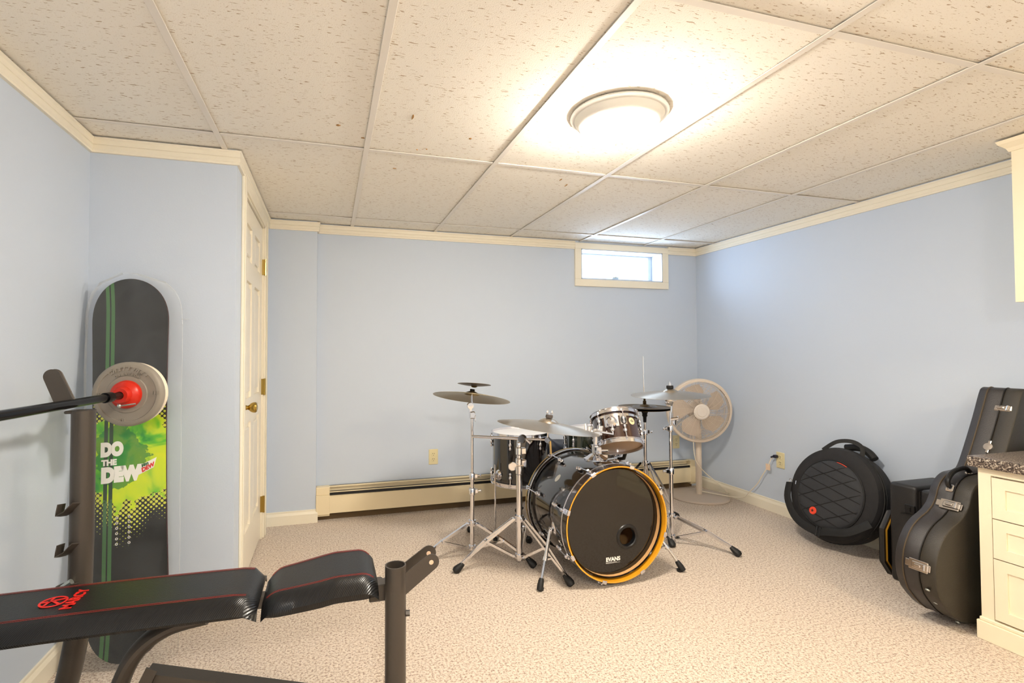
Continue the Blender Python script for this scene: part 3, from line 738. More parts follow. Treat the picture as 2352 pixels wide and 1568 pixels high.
for a in (-165, -45, 80):
    d = V((cos(RD(a)), sin(RD(a)), 0))
    am = build('basket_arm', MB().tube([SC+V((0, 0, .47)), SC+d*.08+V((0, 0, .475)), SC+d*.19+V((0, 0, .500)), SC+d*.205+V((0, 0, .55))], .0055, 8), 'chrome', t)
    build('rubber_tip', MB().tube([SC+d*.16+V((0, 0, .494)), SC+d*.197+V((0, 0, .503)), SC+d*.212+V((0, 0, .555))], .012, 8), 'rubber', am)
# cymbals
def cymbal(name, label, c, n, R, m_, group=None, flip=False, cat='cymbal'):
    n = V(n).normalized(); M = ax(c, n)
    if flip: M = M @ Matrix.Rotation(pi, 4, 'X')
    t = thing(name, label, cat, M=M, group=group)
    rb = R*.21; pr = []
    for i in range(9):
        q = i/8; pr.append((.006+(rb-.006)*q, .017*R/.2*cos(q*pi/2)**.8+.0))
    for i in range(1, 15):
        q = i/14; pr.append((rb+(R-rb)*q, -.020*(R/.2)*q**1.6))
    th = .0012; pr2 = [(r, z-th) for r, z in reversed(pr)]
    build('cymbal_plate', MB(M).lathe(pr+pr2, 72, close=True), m_, t)
    return t, M
def topper(t, M, wing=True, felt='felt', z=.017, h=.02, r=.017):
    build('felt_washer', MB(M).lathe([(.004, z), (r, z), (r*1.06, z+h*.5), (r, z+h), (.004, z+h)], 16, close=True), felt, t)
    if wing:
        m = MB(M).cyl((0, 0, z+h), (0, 0, z+h+.012), .008, n=10)
        for s in (-1, 1): m.sphere((s*.013, 0, z+h+.014), .008, 8, (.9, .45, 1.3)); m.bar((0, 0, z+h+.006), (s*.013, 0, z+h+.01), .006, .006)
        build('wing_nut', m, 'chrome', t)
t, M = cymbal('crash_cymbal', 'tilted crash cymbal on the left stand with a small splash stacked on it', (.80, 2.85, .925), (.165, .17, .97), .225, 'cymbal_bronze')
build('rubber_sleeve', MB(M).cyl((0, 0, .012), (0, 0, .030), .014, n=16), 'felt_black', t)
Ms = M @ Matrix.Translation((.008, 0, .050))
t, M2 = cymbal('splash_cymbal', 'small splash cymbal stacked upside down on the left crash', tuple(Ms.translation), (.10, .12, .99), .098, 'cymbal_dark', flip=True)
RC = V((1.112, 2.47, .80))
t, M = cymbal('ride_cymbal', 'wide ride cymbal on the boom arm over the floor tom', RC, (.135, 0, .99), .268, 'cymbal_pale')
topper(t, M, z=.024, h=.016, r=.018)
CC = V((2.02, 2.677, .925))
t, M = cymbal('crash_cymbal', 'level crash cymbal with black felt in front of the fan', CC, (-.03, -.015, 1), .232, 'cymbal_pale')
topper(t, M, wing=False, felt='felt_black', z=.019, h=.018, r=.02)
build('wing_nut', MB(M).cyl((0, 0, .037), (0, 0, .052), .010).cyl((0, 0, .052), (0, 0, .064), .005), 'chrome', t)
HC = V((2.03, 2.955, 0))
t, M = cymbal('hi_hat_cymbal', 'upper hi-hat cymbal of the pair left of the fan', (HC.x, HC.y, .808), (-.01, 0, 1), .172, 'cymbal_dark')
build('clutch', MB(M).cyl((0, 0, .012), (0, 0, .035), .011).cyl((0, 0, .035), (0, 0, .06), .007), 'brass_dark', t)
build('rivet_ring', MB(M).lathe([(.066, -.001), (.074, .002), (.082, -.004), (.074, -.006)], 40, close=True), 'steel_bolt', t)
cymbal('hi_hat_cymbal', 'lower hi-hat cymbal of the pair, facing up from below', (HC.x, HC.y, .786), (.01, 0, 1), .172, 'cymbal_dark', flip=True)
# stands
def pole(t, c, segs, m_='chrome'):
    m = MB()
    for z0, z1, r in segs: m.cyl((c[0], c[1], z0), (c[0], c[1], z1), r, n=16)
    return build('pole', m, m_, t)
def clampz(t, c, z, r, s=1, nm='height_clamp'):
    m = MB().lathe([(r, z-.022), (r+.006, z-.018), (r+.007, z+.012), (r+.003, z+.02), (r, z+.02)], 14, Matrix.Translation((c[0], c[1], 0)))
    m.box((c[0]+s*r, c[1]-.008, z-.012), (c[0]+s*(r+.022), c[1]+.008, z+.012), .003); m.cyl((c[0]+s*(r+.02), c[1], z), (c[0]+s*(r+.04), c[1], z), .004, n=8); m.sphere((c[0]+s*(r+.04), c[1], z), .007, 8, (.6, 1, 1.5))
    build(nm, m, 'chrome', t)
A_ = (.80, 2.85)
t = thing('cymbal_stand', 'leftmost chrome cymbal stand holding the crash and splash', 'cymbal stand', (*A_, 0))
tripod(t, A_, .185, .045, [(1.072, 2.592), (.44, 2.743), (.888, 3.215)], .0125, double=False)
pole(t, A_, [(.04, .36, .0125), (.36, .47, .0105), (.47, .80, .008)])
clampz(t, A_, .365, .0125); clampz(t, A_, .452, .0105)
m = MB(); P = V((*A_, .815)); m.box(P+V((-.016, -.014, -.03)), P+V((.016, .014, .012)), .005); m.cyl(P+V((.0, -.02, -.005)), P+V((.0, .02, -.005)), .014); m.box(P+V((.012, -.01, -.045)), P+V((.022, .01, -.01)), .003)
m.lathe([(0, -.011), (.018, -.011), (.020, 0), (.018, .011), (0, .011)], 18, ax(P+V((-.012, -.004, .045)), (0, 1, 0))); m.cyl(P+V((-.012, -.024, .045)), P+V((-.012, .02, .045)), .006, n=10); m.bar(P+V((-.008, 0, .0)), P+V((-.012, 0, .045)), .014, .018, (0, 1, 0))
m.cyl(P+V((.0, 0, .035)), P+V((.0, 0, .10)), .0055, n=10)
m.cyl(P+V((.0, 0, .095)), P+V((.003, .002, .120)), .004, n=8)
build('tilter', m, 'chrome', t)
B_ = (1.005, 2.625)
t = thing('boom_stand', 'heavy chrome boom stand in front of the floor tom, holding the ride', 'cymbal stand', (*B_, 0))
tripod(t, B_, .262, .058, [(.655, 2.645), (1.165, 2.335), (1.185, 2.93)], .0165)
pole(t, B_, [(.035, .50, .0165), (.48, .66, .013)])
c = V((*B_, 0))
m = MB().lathe([(.013, .50), (.019, .505), (.019, .585), (.015, .59)], 18, Matrix.Translation(c)).box(c+V((.01, -.016, .54)), c+V((.04, .012, .58)), .004)
m.cyl(c+V((-.045, -.014, .55)), c+V((.02, -.014, .55)), .0055, n=8); m.lathe([(0, .007), (.022, .006), (.024, 0), (.022, -.006), (0, -.007)], 20, ax(c+V((-.045, -.016, .55)), (0, 1, 0)))
m.lathe([(.013, .605), (.018, .61), (.018, .645), (.013, .65)], 18, Matrix.Translation(c)).box(c+V((.01, -.014, .610)), c+V((.038, .012, .645)), .004)
build('height_clamp', m, 'chrome', t)
BL0 = V((.775, 2.80, .708)); BR0 = V((1.118, 2.465, .700)); mid = BL0.lerp(BR0, .0)
u = (BR0-BL0).normalized(); J = V((1.005, 2.575, .704))
# boom passes the tilter at the pole head
BL0 = V((.770, 2.745, .700)); BR0 = V((1.113, 2.485, .706))
J = BL0.lerp(BR0, ((1.003-.770)/(1.113-.770)))
build('boom_arm', MB().cyl(BL0, J, .0075, n=12).cyl(J, BR0, .0055, n=12).cyl(BL0.lerp(J, .6), J.lerp(BR0, .1), .009, n=12), 'chrome', t)
m = MB().tube([c+V((0, 0, .65)), c+V((.0, 0, .68)), J+V((0, .01, -.012))], .013, 12); m.lathe([(0, -.016), (.020, -.016), (.024, 0), (.020, .016), (0, .016)], 18, ax(J, (u.y, -u.x, 0))); m.cyl(J+V((.01, -.03, 0)), J+V((.03, -.04, -.02)), .006)
build('boom_tilter', m, 'chrome', t)
m = MB().lathe([(0, -.010), (.014, -.010), (.016, 0), (.014, .010), (0, .010)], 14, ax(BR0, (u.y, -u.x, 0))); m.cyl(BR0, RC+V((0, 0, -.005)), .0045, n=8)
build('cymbal_tilter', m, 'chrome', t)
build('drum_key_lever', MB().bar(BR0+V((.014, 0, -.005)), BR0+V((.018, 0, -.075)), .008, .010, (0, 1, 0)), 'gold_tape', t, label='brass-coloured hanging lever')
R_ = (2.02, 2.677)
t = thing('cymbal_stand', 'chrome cymbal stand with a red clip, right of the bass drum', 'cymbal stand', (*R_, 0))
tripod(t, R_, .165, .04, [(2.252, 2.398), (1.665, 2.62), (2.147, 3.02)], .0125)
pole(t, R_, [(.03, .44, .0125), (.42, .72, .0095), (.70, .80, .007)])
clampz(t, R_, .70, .0095, -1); clampz(t, R_, .44, .0125, -1)
build('clip_ring', MB().lathe([(.0126, .432), (.0145, .432), (.0145, .445), (.0126, .445)], 16, Matrix.Translation((*R_, 0))), 'red_clip', t, label='red plastic ring')
c = V((*R_, 0)); m = MB().cyl(c+V((0, 0, .755)), c+V((.045, -.01, .76)), .010).box(c+V((.02, -.012, .72)), c+V((.034, .008, .765)), .003); m.cyl(c+V((.045, -.01, .745)), c+V((.045, -.01, .775)), .005)
m.cyl(c+V((.004, 0, .76)), c+V((.012, 0, .855)), .006); m.lathe([(0, -.008), (.018, -.008), (.020, 0), (.018, .008), (0, .008)], 18, ax(c+V((-.016, -.004, .862)), (0, 1, 0))); m.bar(c+V((-.018, -.003, .865)), c+V((.012, -.003, .848)), .026, .012, (0, 1, 0)); m.cyl(c+V((-.0, 0, .875)), c+V((.0, 0, .935)), .0055); m.cyl(c+V((-.016, -.02, .862)), c+V((-.016, .01, .862)), .006)
build('tilter', m, 'chrome', t)
t = thing('hi_hat_stand', 'chrome hi-hat stand with a tall thin pull rod behind the rack tom', 'cymbal stand', (*HC[:2], 0))
tripod(t, (HC.x, HC.y), .43, .10, [(2.355, 3.065), (1.77, 3.18), (1.98, 2.62)], .0115)
pole(t, (HC.x, HC.y), [(.04, .62, .0115), (.60, .745, .009)])
build('pull_rod', MB().cyl((HC.x, HC.y, .70), (HC.x-.008, HC.y, 1.14), .0032, n=8), 'chrome', t)
build('cymbal_seat', MB().lathe([(0, .70), (.010, .70), (.012, .735), (.018, .745), (.016, .755), (.022, .772), (.014, .778), (0, .778)], 16, Matrix.Translation((HC.x, HC.y, 0))), 'felt_black', t)
clampz(t, (HC.x, HC.y), .635, .0115, 1)
build('pedal', MB().box((HC.x-.05, HC.y+.0, .02), (HC.x+.05, HC.y+.30, .03), .003).bar((HC.x, HC.y+.02, .10), (HC.x, HC.y+.28, .035), .08, .008).box((HC.x-.045, HC.y-.01, .0), (HC.x+.045, HC.y+.06, .03), .003), 'chrome_worn', t)
# bass pedal behind the bass drum
t = thing('bass_pedal', 'bass drum kick pedal with beater behind the bass drum', 'pedal', (1.41, 2.88, 0))
build('pedal_base', MB().box((1.36, 2.77, 0), (1.46, 3.08, .008), .002), 'black_plastic', t)
build('footboard', MB().bar((1.41, 2.83, .10), (1.41, 3.07, .03), .075, .008), 'chrome_worn', t)
build('beater', MB().cyl((1.41, 2.84, .17), (1.41, 2.815, .30), .004, n=8).sphere((1.41, 2.80, .31), .028, 12, (1, .8, 1)).cyl((1.355, 2.84, .17), (1.465, 2.84, .17), .006).box((1.355, 2.83, .0), (1.365, 2.85, .19)).box((1.455, 2.83, .0), (1.465, 2.85, .19)), 'chrome_worn', t)
# throne
TC = V((1.56, 3.36, 0))
t = thing('drum_throne', 'dark navy padded drum throne behind the floor tom', 'stool', TC)
vs = []; fs = []; nr, na = 10, 40
def th_z(x, y): return .525+.075*math.exp(-(((x+.12)/.075)**2))*(1 if y > -.3 else 1)+.01*(x/.2)
seat = MB()
rings = []
for i in range(nr+1):
    q = i/nr
    rings.append([(q*.19*cos(2*pi*k/na), q*.17*sin(2*pi*k/na)) for k in range(na)])
vs = []
for i, rg in enumerate(rings):
    for x, y in rg:
        dz = -.03*(i/nr)**6; vs.append((TC.x+x, TC.y+y, th_z(x, y)+dz))
for x, y in rings[-1]: vs.append((TC.x+x*1.02, TC.y+y*1.02, th_z(x, y)-.07))
for x, y in rings[-1]: vs.append((TC.x+x*.96, TC.y+y*.96, .385))
fs = [(i*na+k, i*na+(k+1) % na, (i+1)*na+(k+1) % na, (i+1)*na+k) for i in range(nr+2) for k in range(na)]
fs.append(tuple((nr+2)*na+k for k in range(na)))
build('seat', seat.add(vs, fs), 'throne_navy', t, smooth=60)
pole(t, TC, [(.06, .39, .0125)])
tripod(t, TC, .26, .07, [(TC.x+.27*cos(RD(a)), TC.y+.27*sin(RD(a))) for a in (30, 150, 270)], .0125)

# ------------------------------------------------------------------ pedestal fan
FB = V((2.870, 3.455, 0))
t = thing('pedestal_fan', 'beige pedestal fan on a round base in the back right corner', 'fan', FB)
build('base', MB().lathe([(0, 0), (.225, 0), (.228, .008), (.222, .017), (.16, .024), (.03, .028), (0, .028)], 56, Matrix.Translation(FB)), 'fan_base', t)
build('pole', MB().cyl(FB+V((0, 0, .026)), FB+V((0, 0, .52)), .0235, n=24).cyl(FB+V((0, 0, .50)), FB+V((0, 0, .62)), .018, n=18), 'fan_plastic', t)
fn = V((-.32, -.94, -.06)).normalized(); FCn = V((2.808, 3.365, .705)); FRd = .253
Mf = ax(FCn, fn, V((cos(.3), -.3, 0)))
build('motor_housing', MB(Mf).lathe([(0, -.155), (.04, -.152), (.068, -.13), (.075, -.09), (.07, -.045), (0, -.04)], 28).cyl(Mf.inverted() @ (FB+V((0, 0, .60))), (0, -0.0, -.10), .022, n=14), 'fan_plastic', t)
m = MB(Mf); m.lathe([(FRd-.022, .016), (FRd-.006, .014), (FRd, .006), (FRd, -.022), (FRd-.006, -.03), (FRd-.022, -.03), (FRd-.018, -.01)], 72, close=True)
build('grille_rim', m, 'fan_plastic', t)
m = MB(Mf)
nr_ = 17
def gz(r): return .052-.036*(r/FRd)**2.4
for i in range(nr_):
    r = .062+(FRd-.026-.062)*i/(nr_-1)
    m.tube([(r*cos(2*pi*k/56), r*sin(2*pi*k/56), gz(r)) for k in range(56)], .0017, 4, closed=True)
for k in range(20):
    a = 2*pi*k/20; pts = []
    for q in range(6):
        r = .05+(FRd-.02-.05)*q/5; b = a+.28*(q/5); pts.append((r*cos(b), r*sin(b), gz(r)-.002))
    m.tube(pts, .0014, 4)
build('front_grille', m, 'fan_plastic', t)
m = MB(Mf)
for k in range(40):
    a = 2*pi*k/40; m.tube([(r*cos(a), r*sin(a), z) for r, z in ((.06, -.115), (.14, -.11), (.215, -.075), (FRd-.008, -.02))], .0013, 4)
for r, z in ((.12, -.112), (.18, -.095), (.225, -.066)): m.tube([(r*cos(2*pi*k/48), r*sin(2*pi*k/48), z) for k in range(48)], .0018, 4, closed=True)
build('rear_grille', m, 'fan_plastic', t)
build('hub_cap', MB(Mf).lathe([(0, .058), (.036, .060), (.040, .056), (.052, .056), (.060, .050), (.060, .040), (0, .038)], 36), 'fan_hub', t)
m = MB(Mf); m.lathe([(0, .02), (.03, .02), (.036, .005), (.036, -.03), (0, -.03)], 20)
build('blade_hub', m, 'fan_blade', t)
for b in range(5):
    a0 = 2*pi*b/5+.35; g = []
    nu, nv = 8, 6
    for i in range(nu+1):
        q = i/nu; r = .032+(.205-.032)*q; wd = .35+.62*sin(min(1, q*1.15)*pi*.62)
        wd = wd*(1-.35*max(0, q-.75)/.25)
        for j in range(nv+1):
            p = j/nv-.5; an = a0+p*wd+.25*q; g.append((r*cos(an), r*sin(an), -.006+p*.05*(1-.3*q)))
    vs = g+[(x, y, z-.002) for x, y, z in g]; o2 = len(g); fs = []
    for i in range(nu):
        for j in range(nv):
            q0 = i*(nv+1)+j; fs.append((q0, q0+1, q0+nv+2, q0+nv+1)); fs.append((o2+q0, o2+q0+nv+1, o2+q0+nv+2, o2+q0+1))
    build('fan_blade', MB(Mf).add(vs, fs), 'fan_blade', t, smooth=60)
# fan cord, tag and plug
def bez(pts, n=8):
    out = []; P = [V(p) for p in pts]; P = [P[0]]+P+[P[-1]]
    for i in range(1, len(P)-2):
        for k in range(n):
            s = k/n; a, b, c, d = P[i-1], P[i], P[i+1], P[i+2]
            out.append(.5*((2*b)+(c-a)*s+(2*a-5*b+4*c-d)*s*s+(3*b-a-3*c+d)*s**3))
    out.append(P[-2]); return out
Pl = V((XR-.035, 2.945, .412))
cord = bez([FCn+V((0, .11, -.08)), (2.775, 3.40, .50), (2.765, 3.38, .39), (2.782, 3.37, .30), (2.855, 3.36, .215), (2.955, 3.34, .13), (3.05, 3.35, .052), (3.085, 3.38, .028), (3.06, 3.46, .03)], 8)
build('power_cord', MB().tube(cord, .0035, 6), 'cord_white', t)
cord2 = bez([(2.895, 3.455, .045), (2.96, 3.40, .036), (3.04, 3.30, .032), (3.085, 3.22, .045), (3.09, 3.17, .095), (3.09, 3.09, .18), (3.09, 3.045, .25), (3.087, 2.99, .33), (3.085, 2.962, .385), Pl], 8)
build('power_cord', MB().tube(cord2, .0035, 6), 'cord_white', t)
build('plug', MB().box((XR-.040, 2.925, .402), (XR-.0085, 2.95, .424), .005).cyl((XR-.0385, 2.944, .412), (XR-.05, 2.955, .405), .007, .005), 'plug_navy', t)
build('warning_tag', MB().box((3.084, 2.968, .305), (3.086, 3.006, .35), .0005), 'tag_peach', t)

# ------------------------------------------------------------------ cymbal bag leaning on the right wall
bn = V((-.965, .0, .262)).normalized(); BCn = V((2.868, 2.335, .326)); Rb = .276
Mb = ax(BCn, bn, V((0, -1, 0)))   # local x ~ -y (picture right), local y up
if (Mb.to_3x3() @ V((0, 1, 0))).z < 0: Mb = Mb @ Matrix.Rotation(pi, 4, 'Z')
t = thing('cymbal_bag', 'round black quilted cymbal bag leaning on the right wall', 'bag', M=Matrix.Translation((BCn.x+.1, BCn.y, 0)))
pr = [(0, .0), (Rb-.055, .004), (Rb-.03, .0), (Rb-.008, -.012), (Rb, -.035), (Rb+.002, -.07), (Rb-.002, -.11), (Rb-.008, -.14), (Rb-.05, -.155), (0, -.158)]
build('bag_body', MB(Mb).lathe(pr, 64), 'bag_cloth', t)
for z in (-.045, -.062): build('zipper', MB(Mb).lathe([(Rb+.001, z-.003), (Rb+.005, z-.002), (Rb+.005, z+.002), (Rb+.001, z+.003)], 64), 'bag_strap', t)
ro = .202; oc = (.004, -.008)
Mq = Mb @ Matrix.Translation((oc[0], oc[1], .003))
build('front_pocket', MB(Mq).lathe([(0, .026), (ro-.04, .024), (ro-.012, .018), (ro, .006), (ro+.003, -.004)], 56), 'bag_panel', t)
build('pocket_piping', MB(Mq).tube([((ro+.002)*cos(2*pi*k/56), (ro+.002)*sin(2*pi*k/56), .006) for k in range(56)], .004, 6, closed=True), 'bag_strap', t)
def qz(x, y):
    r = math.hypot(x, y); return .0255 if r < ro-.04 else .0255-(r-(ro-.04))/.04*.012
for ang, offs in ((28, (-.135, -.05, .035, .12)), (-14, (-.14, -.08, -.02, .04, .10, .155))):
    for o in offs:
        d = V((cos(RD(ang)), sin(RD(ang)))); nrm = V((-d.y, d.x)); h = math.sqrt(max(0, (ro-.01)**2-o*o)); p0 = nrm*o
        pts = [(p0+d*(h*(2*i/10-1))) for i in range(11)]
        build('quilt_seam', MB(Mq).tube([(p.x, p.y, qz(p.x, p.y)) for p in pts], .0024, 5), 'bag_strap', t)
Ml = Mq @ Matrix.Translation((-.065, -.118, .026))
lg = build('round_emblem', MB(Ml).lathe([(0, .004), (.021, .0035), (.023, 0)], 28), 'bag_red', t, label='red round emblem with a small star')
star = [((.011 if k % 2 == 0 else .0042)*sin(2*pi*k/10), (.011 if k % 2 == 0 else .0042)*cos(2*pi*k/10)) for k in range(10)]
build('star', MB(Ml).prism(star, .003, .005), 'slot_dark', lg, smooth=0)
build('red_tab', MB(Mq).add(*band(None, ro-.006, RD(66), RD(84), .012, .018, 6)), 'bag_red', t)
# handle, rolled grip, lower strap and side strap
P = lambda x, y, z: V((x, y, z))
build('carry_handle', MB(Mb).tube(bez([P(-.10, Rb-.030, -.01), P(-.04, Rb+.035, -.03), P(.03, Rb+.055, -.06), P(.08, Rb+.03, -.08), P(.095, Rb-.03, -.07)], 6), .013, 8, flat=(1, .3)), 'bag_strap', t)
build('grip_wrap', MB(Mb).tube(bez([P(-.03, Rb+.015, -.10), P(.04, Rb+.03, -.11), P(.10, Rb+.012, -.11), P(.14, Rb-.02, -.11)], 5), .021, 10), 'bag_strap', t)
build('shoulder_strap', MB(Mb).tube(bez([P(-.275, .0, -.0), P(-.25, -.10, .02), P(-.16, -.20, .03), P(-.03, -.235, .036), P(.06, -.215, .038), P(.17, -.18, .034), P(.26, -.10, .01)], 6), .024, 8, flat=(1, .22)), 'bag_strap', t)
build('strap_buckle', MB(Mb).box((-.012, -.262, .036), (-.002, -.205, .046), .002).box((.008, -.262, .036), (.018, -.205, .046), .002), 'black_plastic', t)
build('d_ring', MB(Mb).tube([(-.288+.010*cos(2*pi*k/14), .012+.012*sin(2*pi*k/14), -.02) for k in range(14)], .0018, 5, closed=True), 'chrome', t)
build('zipper_pull', MB(Mb).box((-.222, -.002, .010), (-.217, .02, .014)), 'chrome', t)

# ------------------------------------------------------------------ guitar case standing beside the desk
tilt = RD(27.5); GO = V((2.64, 1.5, .268))
Gx = V((cos(tilt), 0, -sin(tilt))); Gz = V((sin(tilt), 0, cos(tilt)))   # across, along
Mg = Matrix.Translation(GO-Gz*.25) @ Matrix((Gx, Gz, V((0, -1, 0)))).transposed().to_4x4()   # local x across, y along, z towards lid side
gp = [(0, 0), (.03, .12), (.06, .165), (.10, .2), (.16, .228), (.22, .236), (.28, .228), (.33, .205), (.375, .172), (.42, .152), (.46, .148), (.50, .152), (.545, .150), (.585, .130), (.612, .095), (.632, .070), (.66, .060), (.75, .058), (.90, .062), (1.02, .070), (1.05, .064), (1.065, .04)]
def gshape(k=0):
    L = []; 
    for t_, s_ in gp: 
        sh = .025*min(1, max(0, (t_-.5)/.15)); L.append((t_, s_, sh))
    pts = [(sh-s, t_) for t_, s, sh in L[1:]][::1]
    right = [(sh+s, t_) for t_, s, sh in L[1:]][::-1]
    out = [(0, 0)]+right[::-1]+[(p) for p in pts[::-1]]
    return out
raw = gshape()
def smooth_closed(p, n=3):
    out = []
    for i in range(len(p)):
        a, b, c, d = (V((*p[(i+k) % len(p)], 0)) for k in (-1, 0, 1, 2))
        for k in range(n):
            s = k/n; q = .5*((2*b)+(c-a)*s+(2*a-5*b+4*c-d)*s*s+(3*b-a-3*c+d)*s**3); out.append((q.x, q.y))
    return out
gs = smooth_closed(raw, 3)
t = thing('guitar_case', 'tall black guitar case with silver latches leaning beside the desk', 'instrument case', (GO.x, GO.y, 0))
build('case_body', MB(Mg).prism(gs, -.150, -.058, .004), 'case_vinyl', t, smooth=50)
lid = build('case_lid', MB(Mg).prism(gs, -.0575, .006, .006), 'case_lid', t, smooth=50)
def insetpoly(p, d):
    out = []; n = len(p)
    for i in range(n):
        a = V(p[i-1]); c = V(p[(i+1) % n]); t_ = c-a; nr = V((-t_.y, t_.x)).normalized(); q = V(p[i])+nr*d; out.append((q.x, q.y))
    return out
build('lid_piping', MB(Mg).tube([(x, y, .000) for x, y in insetpoly(gs, .004)], .0035, 6, closed=True), 'case_piping', lid)
build('rear_piping', MB(Mg).tube([(x, y, -.118) for x, y in insetpoly(gs, -.001)], .003, 6, closed=True), 'case_piping', t)
build('seam_band', MB(Mg).tube([(x, y, -.057) for x, y in insetpoly(gs, -.001)], .0022, 6, closed=True), 'case_seam', t)
# arched lid panel
ip = insetpoly(gs, .03)
def latch(s, tt, nrm2, key=False, nm='latch'):
    o = V((s, tt, -.058)); n2 = V((nrm2[0], nrm2[1], 0)).normalized(); z = V((0, 0, 1)); y = z.cross(n2).normalized()
    F = Mg @ Matrix.Translation(o) @ Matrix((z, y, n2)).transposed().to_4x4()
    m = MB(F)
    if key: m.lathe([(0, .006), (.017, .005), (.019, 0)], 18).box((-.006, -.03, 0), (.006, .03, .004), .002)
    else:
        m.box((-.048, -.014, 0), (.048, .014, .004), .002); m.box((-.034, -.022, .0), (.040, .022, .005), .003); m.box((-.02, -.014, .003), (.044, .014, .011), .004); m.box((-.008, -.006, .01), (.018, .006, .016), .003); m.cyl((.03, -.012, .009), (.03, .012, .009), .006, n=8)
    build(nm, m, 'chrome_worn', t)
latch(-.222, .135, (-1, -.35)); latch(-.156, .435, (-1, 0.0)); latch(-.033, .955, (-1, .02)); latch(-.033, .765, (-1, 0), key=True)
hd = [(-.150, .508), (-.180, .530), (-.172, .572), (-.138, .607), (-.098, .628), (-.064, .620)]
build('handle', MB(Mg).tube(bez([(x, y, -.075) for x, y in hd], 5), .010, 10), 'black_plastic', t)
for x, y in ((-.146, .510), (-.062, .606)): build('handle_mount', MB(Mg).box((x-.014, y-.016, -.09), (x+.008, y+.016, -.060), .004).tube([(x-.012+.008*cos(2*pi*k/12), y+.008*sin(2*pi*k/12), -.075) for k in range(12)], .003, 5, closed=True), 'chrome_worn', t)
for x, y in ((.06, -.0), (-.10, .028), (-.17, .06)): build('case_foot', MB(Mg).lathe([(0, .006), (.008, .005), (.009, 0)], 12, ax((x, y, -.03), (x*.6, -1, 0))), 'steel_light', t)
# moulded case
t = thing('moulded_case', 'boxy black moulded plastic case behind the guitar case', 'instrument case', (2.94, 1.82, 0))
build('case_body', MB().box((2.795, 1.70, .0), (3.10, 1.808, .49), .016, 3), 'case_moulded', t)
build('case_half', MB().box((2.785, 1.814, .0), (3.10, 1.945, .50), .018, 3), 'case_moulded', t)
build('case_seam', MB().box((2.80, 1.806, .01), (3.09, 1.816, .48)), 'case_seam', t)
build('recess_latch', MB().box((2.780, 1.820, .36), (2.789, 1.868, .405), .003).box((2.777, 1.838, .37), (2.784, 1.852, .395), .002).box((2.779, 1.818, .352), (2.788, 1.885, .357)), 'black_plastic', t)
# small chamfered case
t = thing('chamfered_case', 'small dark case with cut corners and a yellow edge next to the round bag', 'instrument case', (2.9, 2.02, 0))
Mc = Matrix((V((1, 0, 0)), V((0, 0, 1)), V((0, -1, 0)))).transposed().to_4x4(); Mc = Matrix.Translation((0, 1.965, 0)) @ Mc
oc_ = [(2.780, .075), (2.835, .0), (3.10, 0), (3.10, .33), (2.835, .33), (2.780, .245)]
build('case_body', MB(Mc).prism(oc_[::-1], -.026, 0, .004), 'case_moulded', t, smooth=30)
ie = [(2.792, .082), (2.840, .018), (3.08, .018), (3.08, .312), (2.840, .312), (2.792, .240)]
build('panel_edge', MB(Mc).tube([(x, y, .001) for x, y in ie], .005, 6, closed=True), 'case_edge_gold', t)

# ------------------------------------------------------------------ desk cabinet, counter, wall cabinet
CX, CE = 2.565, 1.440
t = thing('desk_cabinet', 'cream drawer cabinet under the speckled countertop', 'cabinet', (2.84, 1.1, 0))
cz = .697
build('carcass', MB().box((CX+.02, .62, .09), (XR-.002, CE, cz)).box((CX+.0, CE-.042, .09), (CX+.02, CE, cz)).box((CX, .62, .668), (CX+.02, CE-.042, cz)), 'cabinet_cream', t, smooth=0)
build('plinth', MB().box((CX-.012, .62, 0), (XR-.002, CE+.012, .075), .002).box((CX-.006, .62, .075), (XR-.002, CE+.006, .09), .003), 'cabinet_cream', t, smooth=0)
def shaker(nm, y0, y1, z0, z1):
    m = MB().box((CX+.004, y0, z0), (CX+.018, y1, z1)); fw = .042
    for a, b in (((CX-.002, y0, z0), (CX+.006, y1, z0+fw)), ((CX-.002, y0, z1-fw), (CX+.006, y1, z1)), ((CX-.002, y0, z0+fw), (CX+.006, y0+fw, z1-fw)), ((CX-.002, y1-fw, z0+fw), (CX+.006, y1, z1-fw))): m.box(a, b)
    return build(nm, m, 'cabinet_cream', t, smooth=0)
for z0, z1 in ((.500, .662), (.342, .496), (.098, .338)): shaker('drawer', .99, CE-.045, z0, z1)
for z0, z1 in ((.500, .662), (.342, .496), (.098, .338)): shaker('drawer', .64, .97, z0, z1)
t = thing('countertop', 'speckled brown laminate countertop on the cream desk cabinet', 'countertop', (2.84, 1.0, cz))
build('counter_slab', MB().box((2.538, .60, cz), (XR-.001, 1.462, cz+.042), .004, 2), 'counter_laminate', t)
t = thing('wall_cabinet', 'cream upper cabinet with crown moulding at the right edge', 'cabinet', (2.97, 1.1, 1.38))
UE = 1.436
build('carcass', MB().box((2.84, .62, 1.38), (XR-.001, UE, 2.05)).box((2.822, UE-.06, 1.38), (2.84, UE, 2.05)), 'cabinet_cream', t, smooth=0)
build('cabinet_door', MB().box((2.818, .70, 1.385), (2.838, UE-.063, 2.02), .003), 'cabinet_cream', t, smooth=0)
m = MB()
pr = [(0, 2.03), (.006, 2.03), (.012, 2.045), (.030, 2.065), (.036, 2.0795), (0, 2.0795)]
k = len(pr)
vs = [(2.822-o, y, z) for y in (.62, ) for o, z in pr]+[(2.822-o, UE+o, z) for o, z in pr]+[(XR-.001, UE+o, z) for o, z in pr]
fs = []
for r in range(2): fs += [(r*k+i, r*k+(i+1) % k, (r+1)*k+(i+1) % k, (r+1)*k+i) for i in range(k)]
build('crown_moulding', m.add(vs, fs), 'cabinet_cream', t, smooth=0)
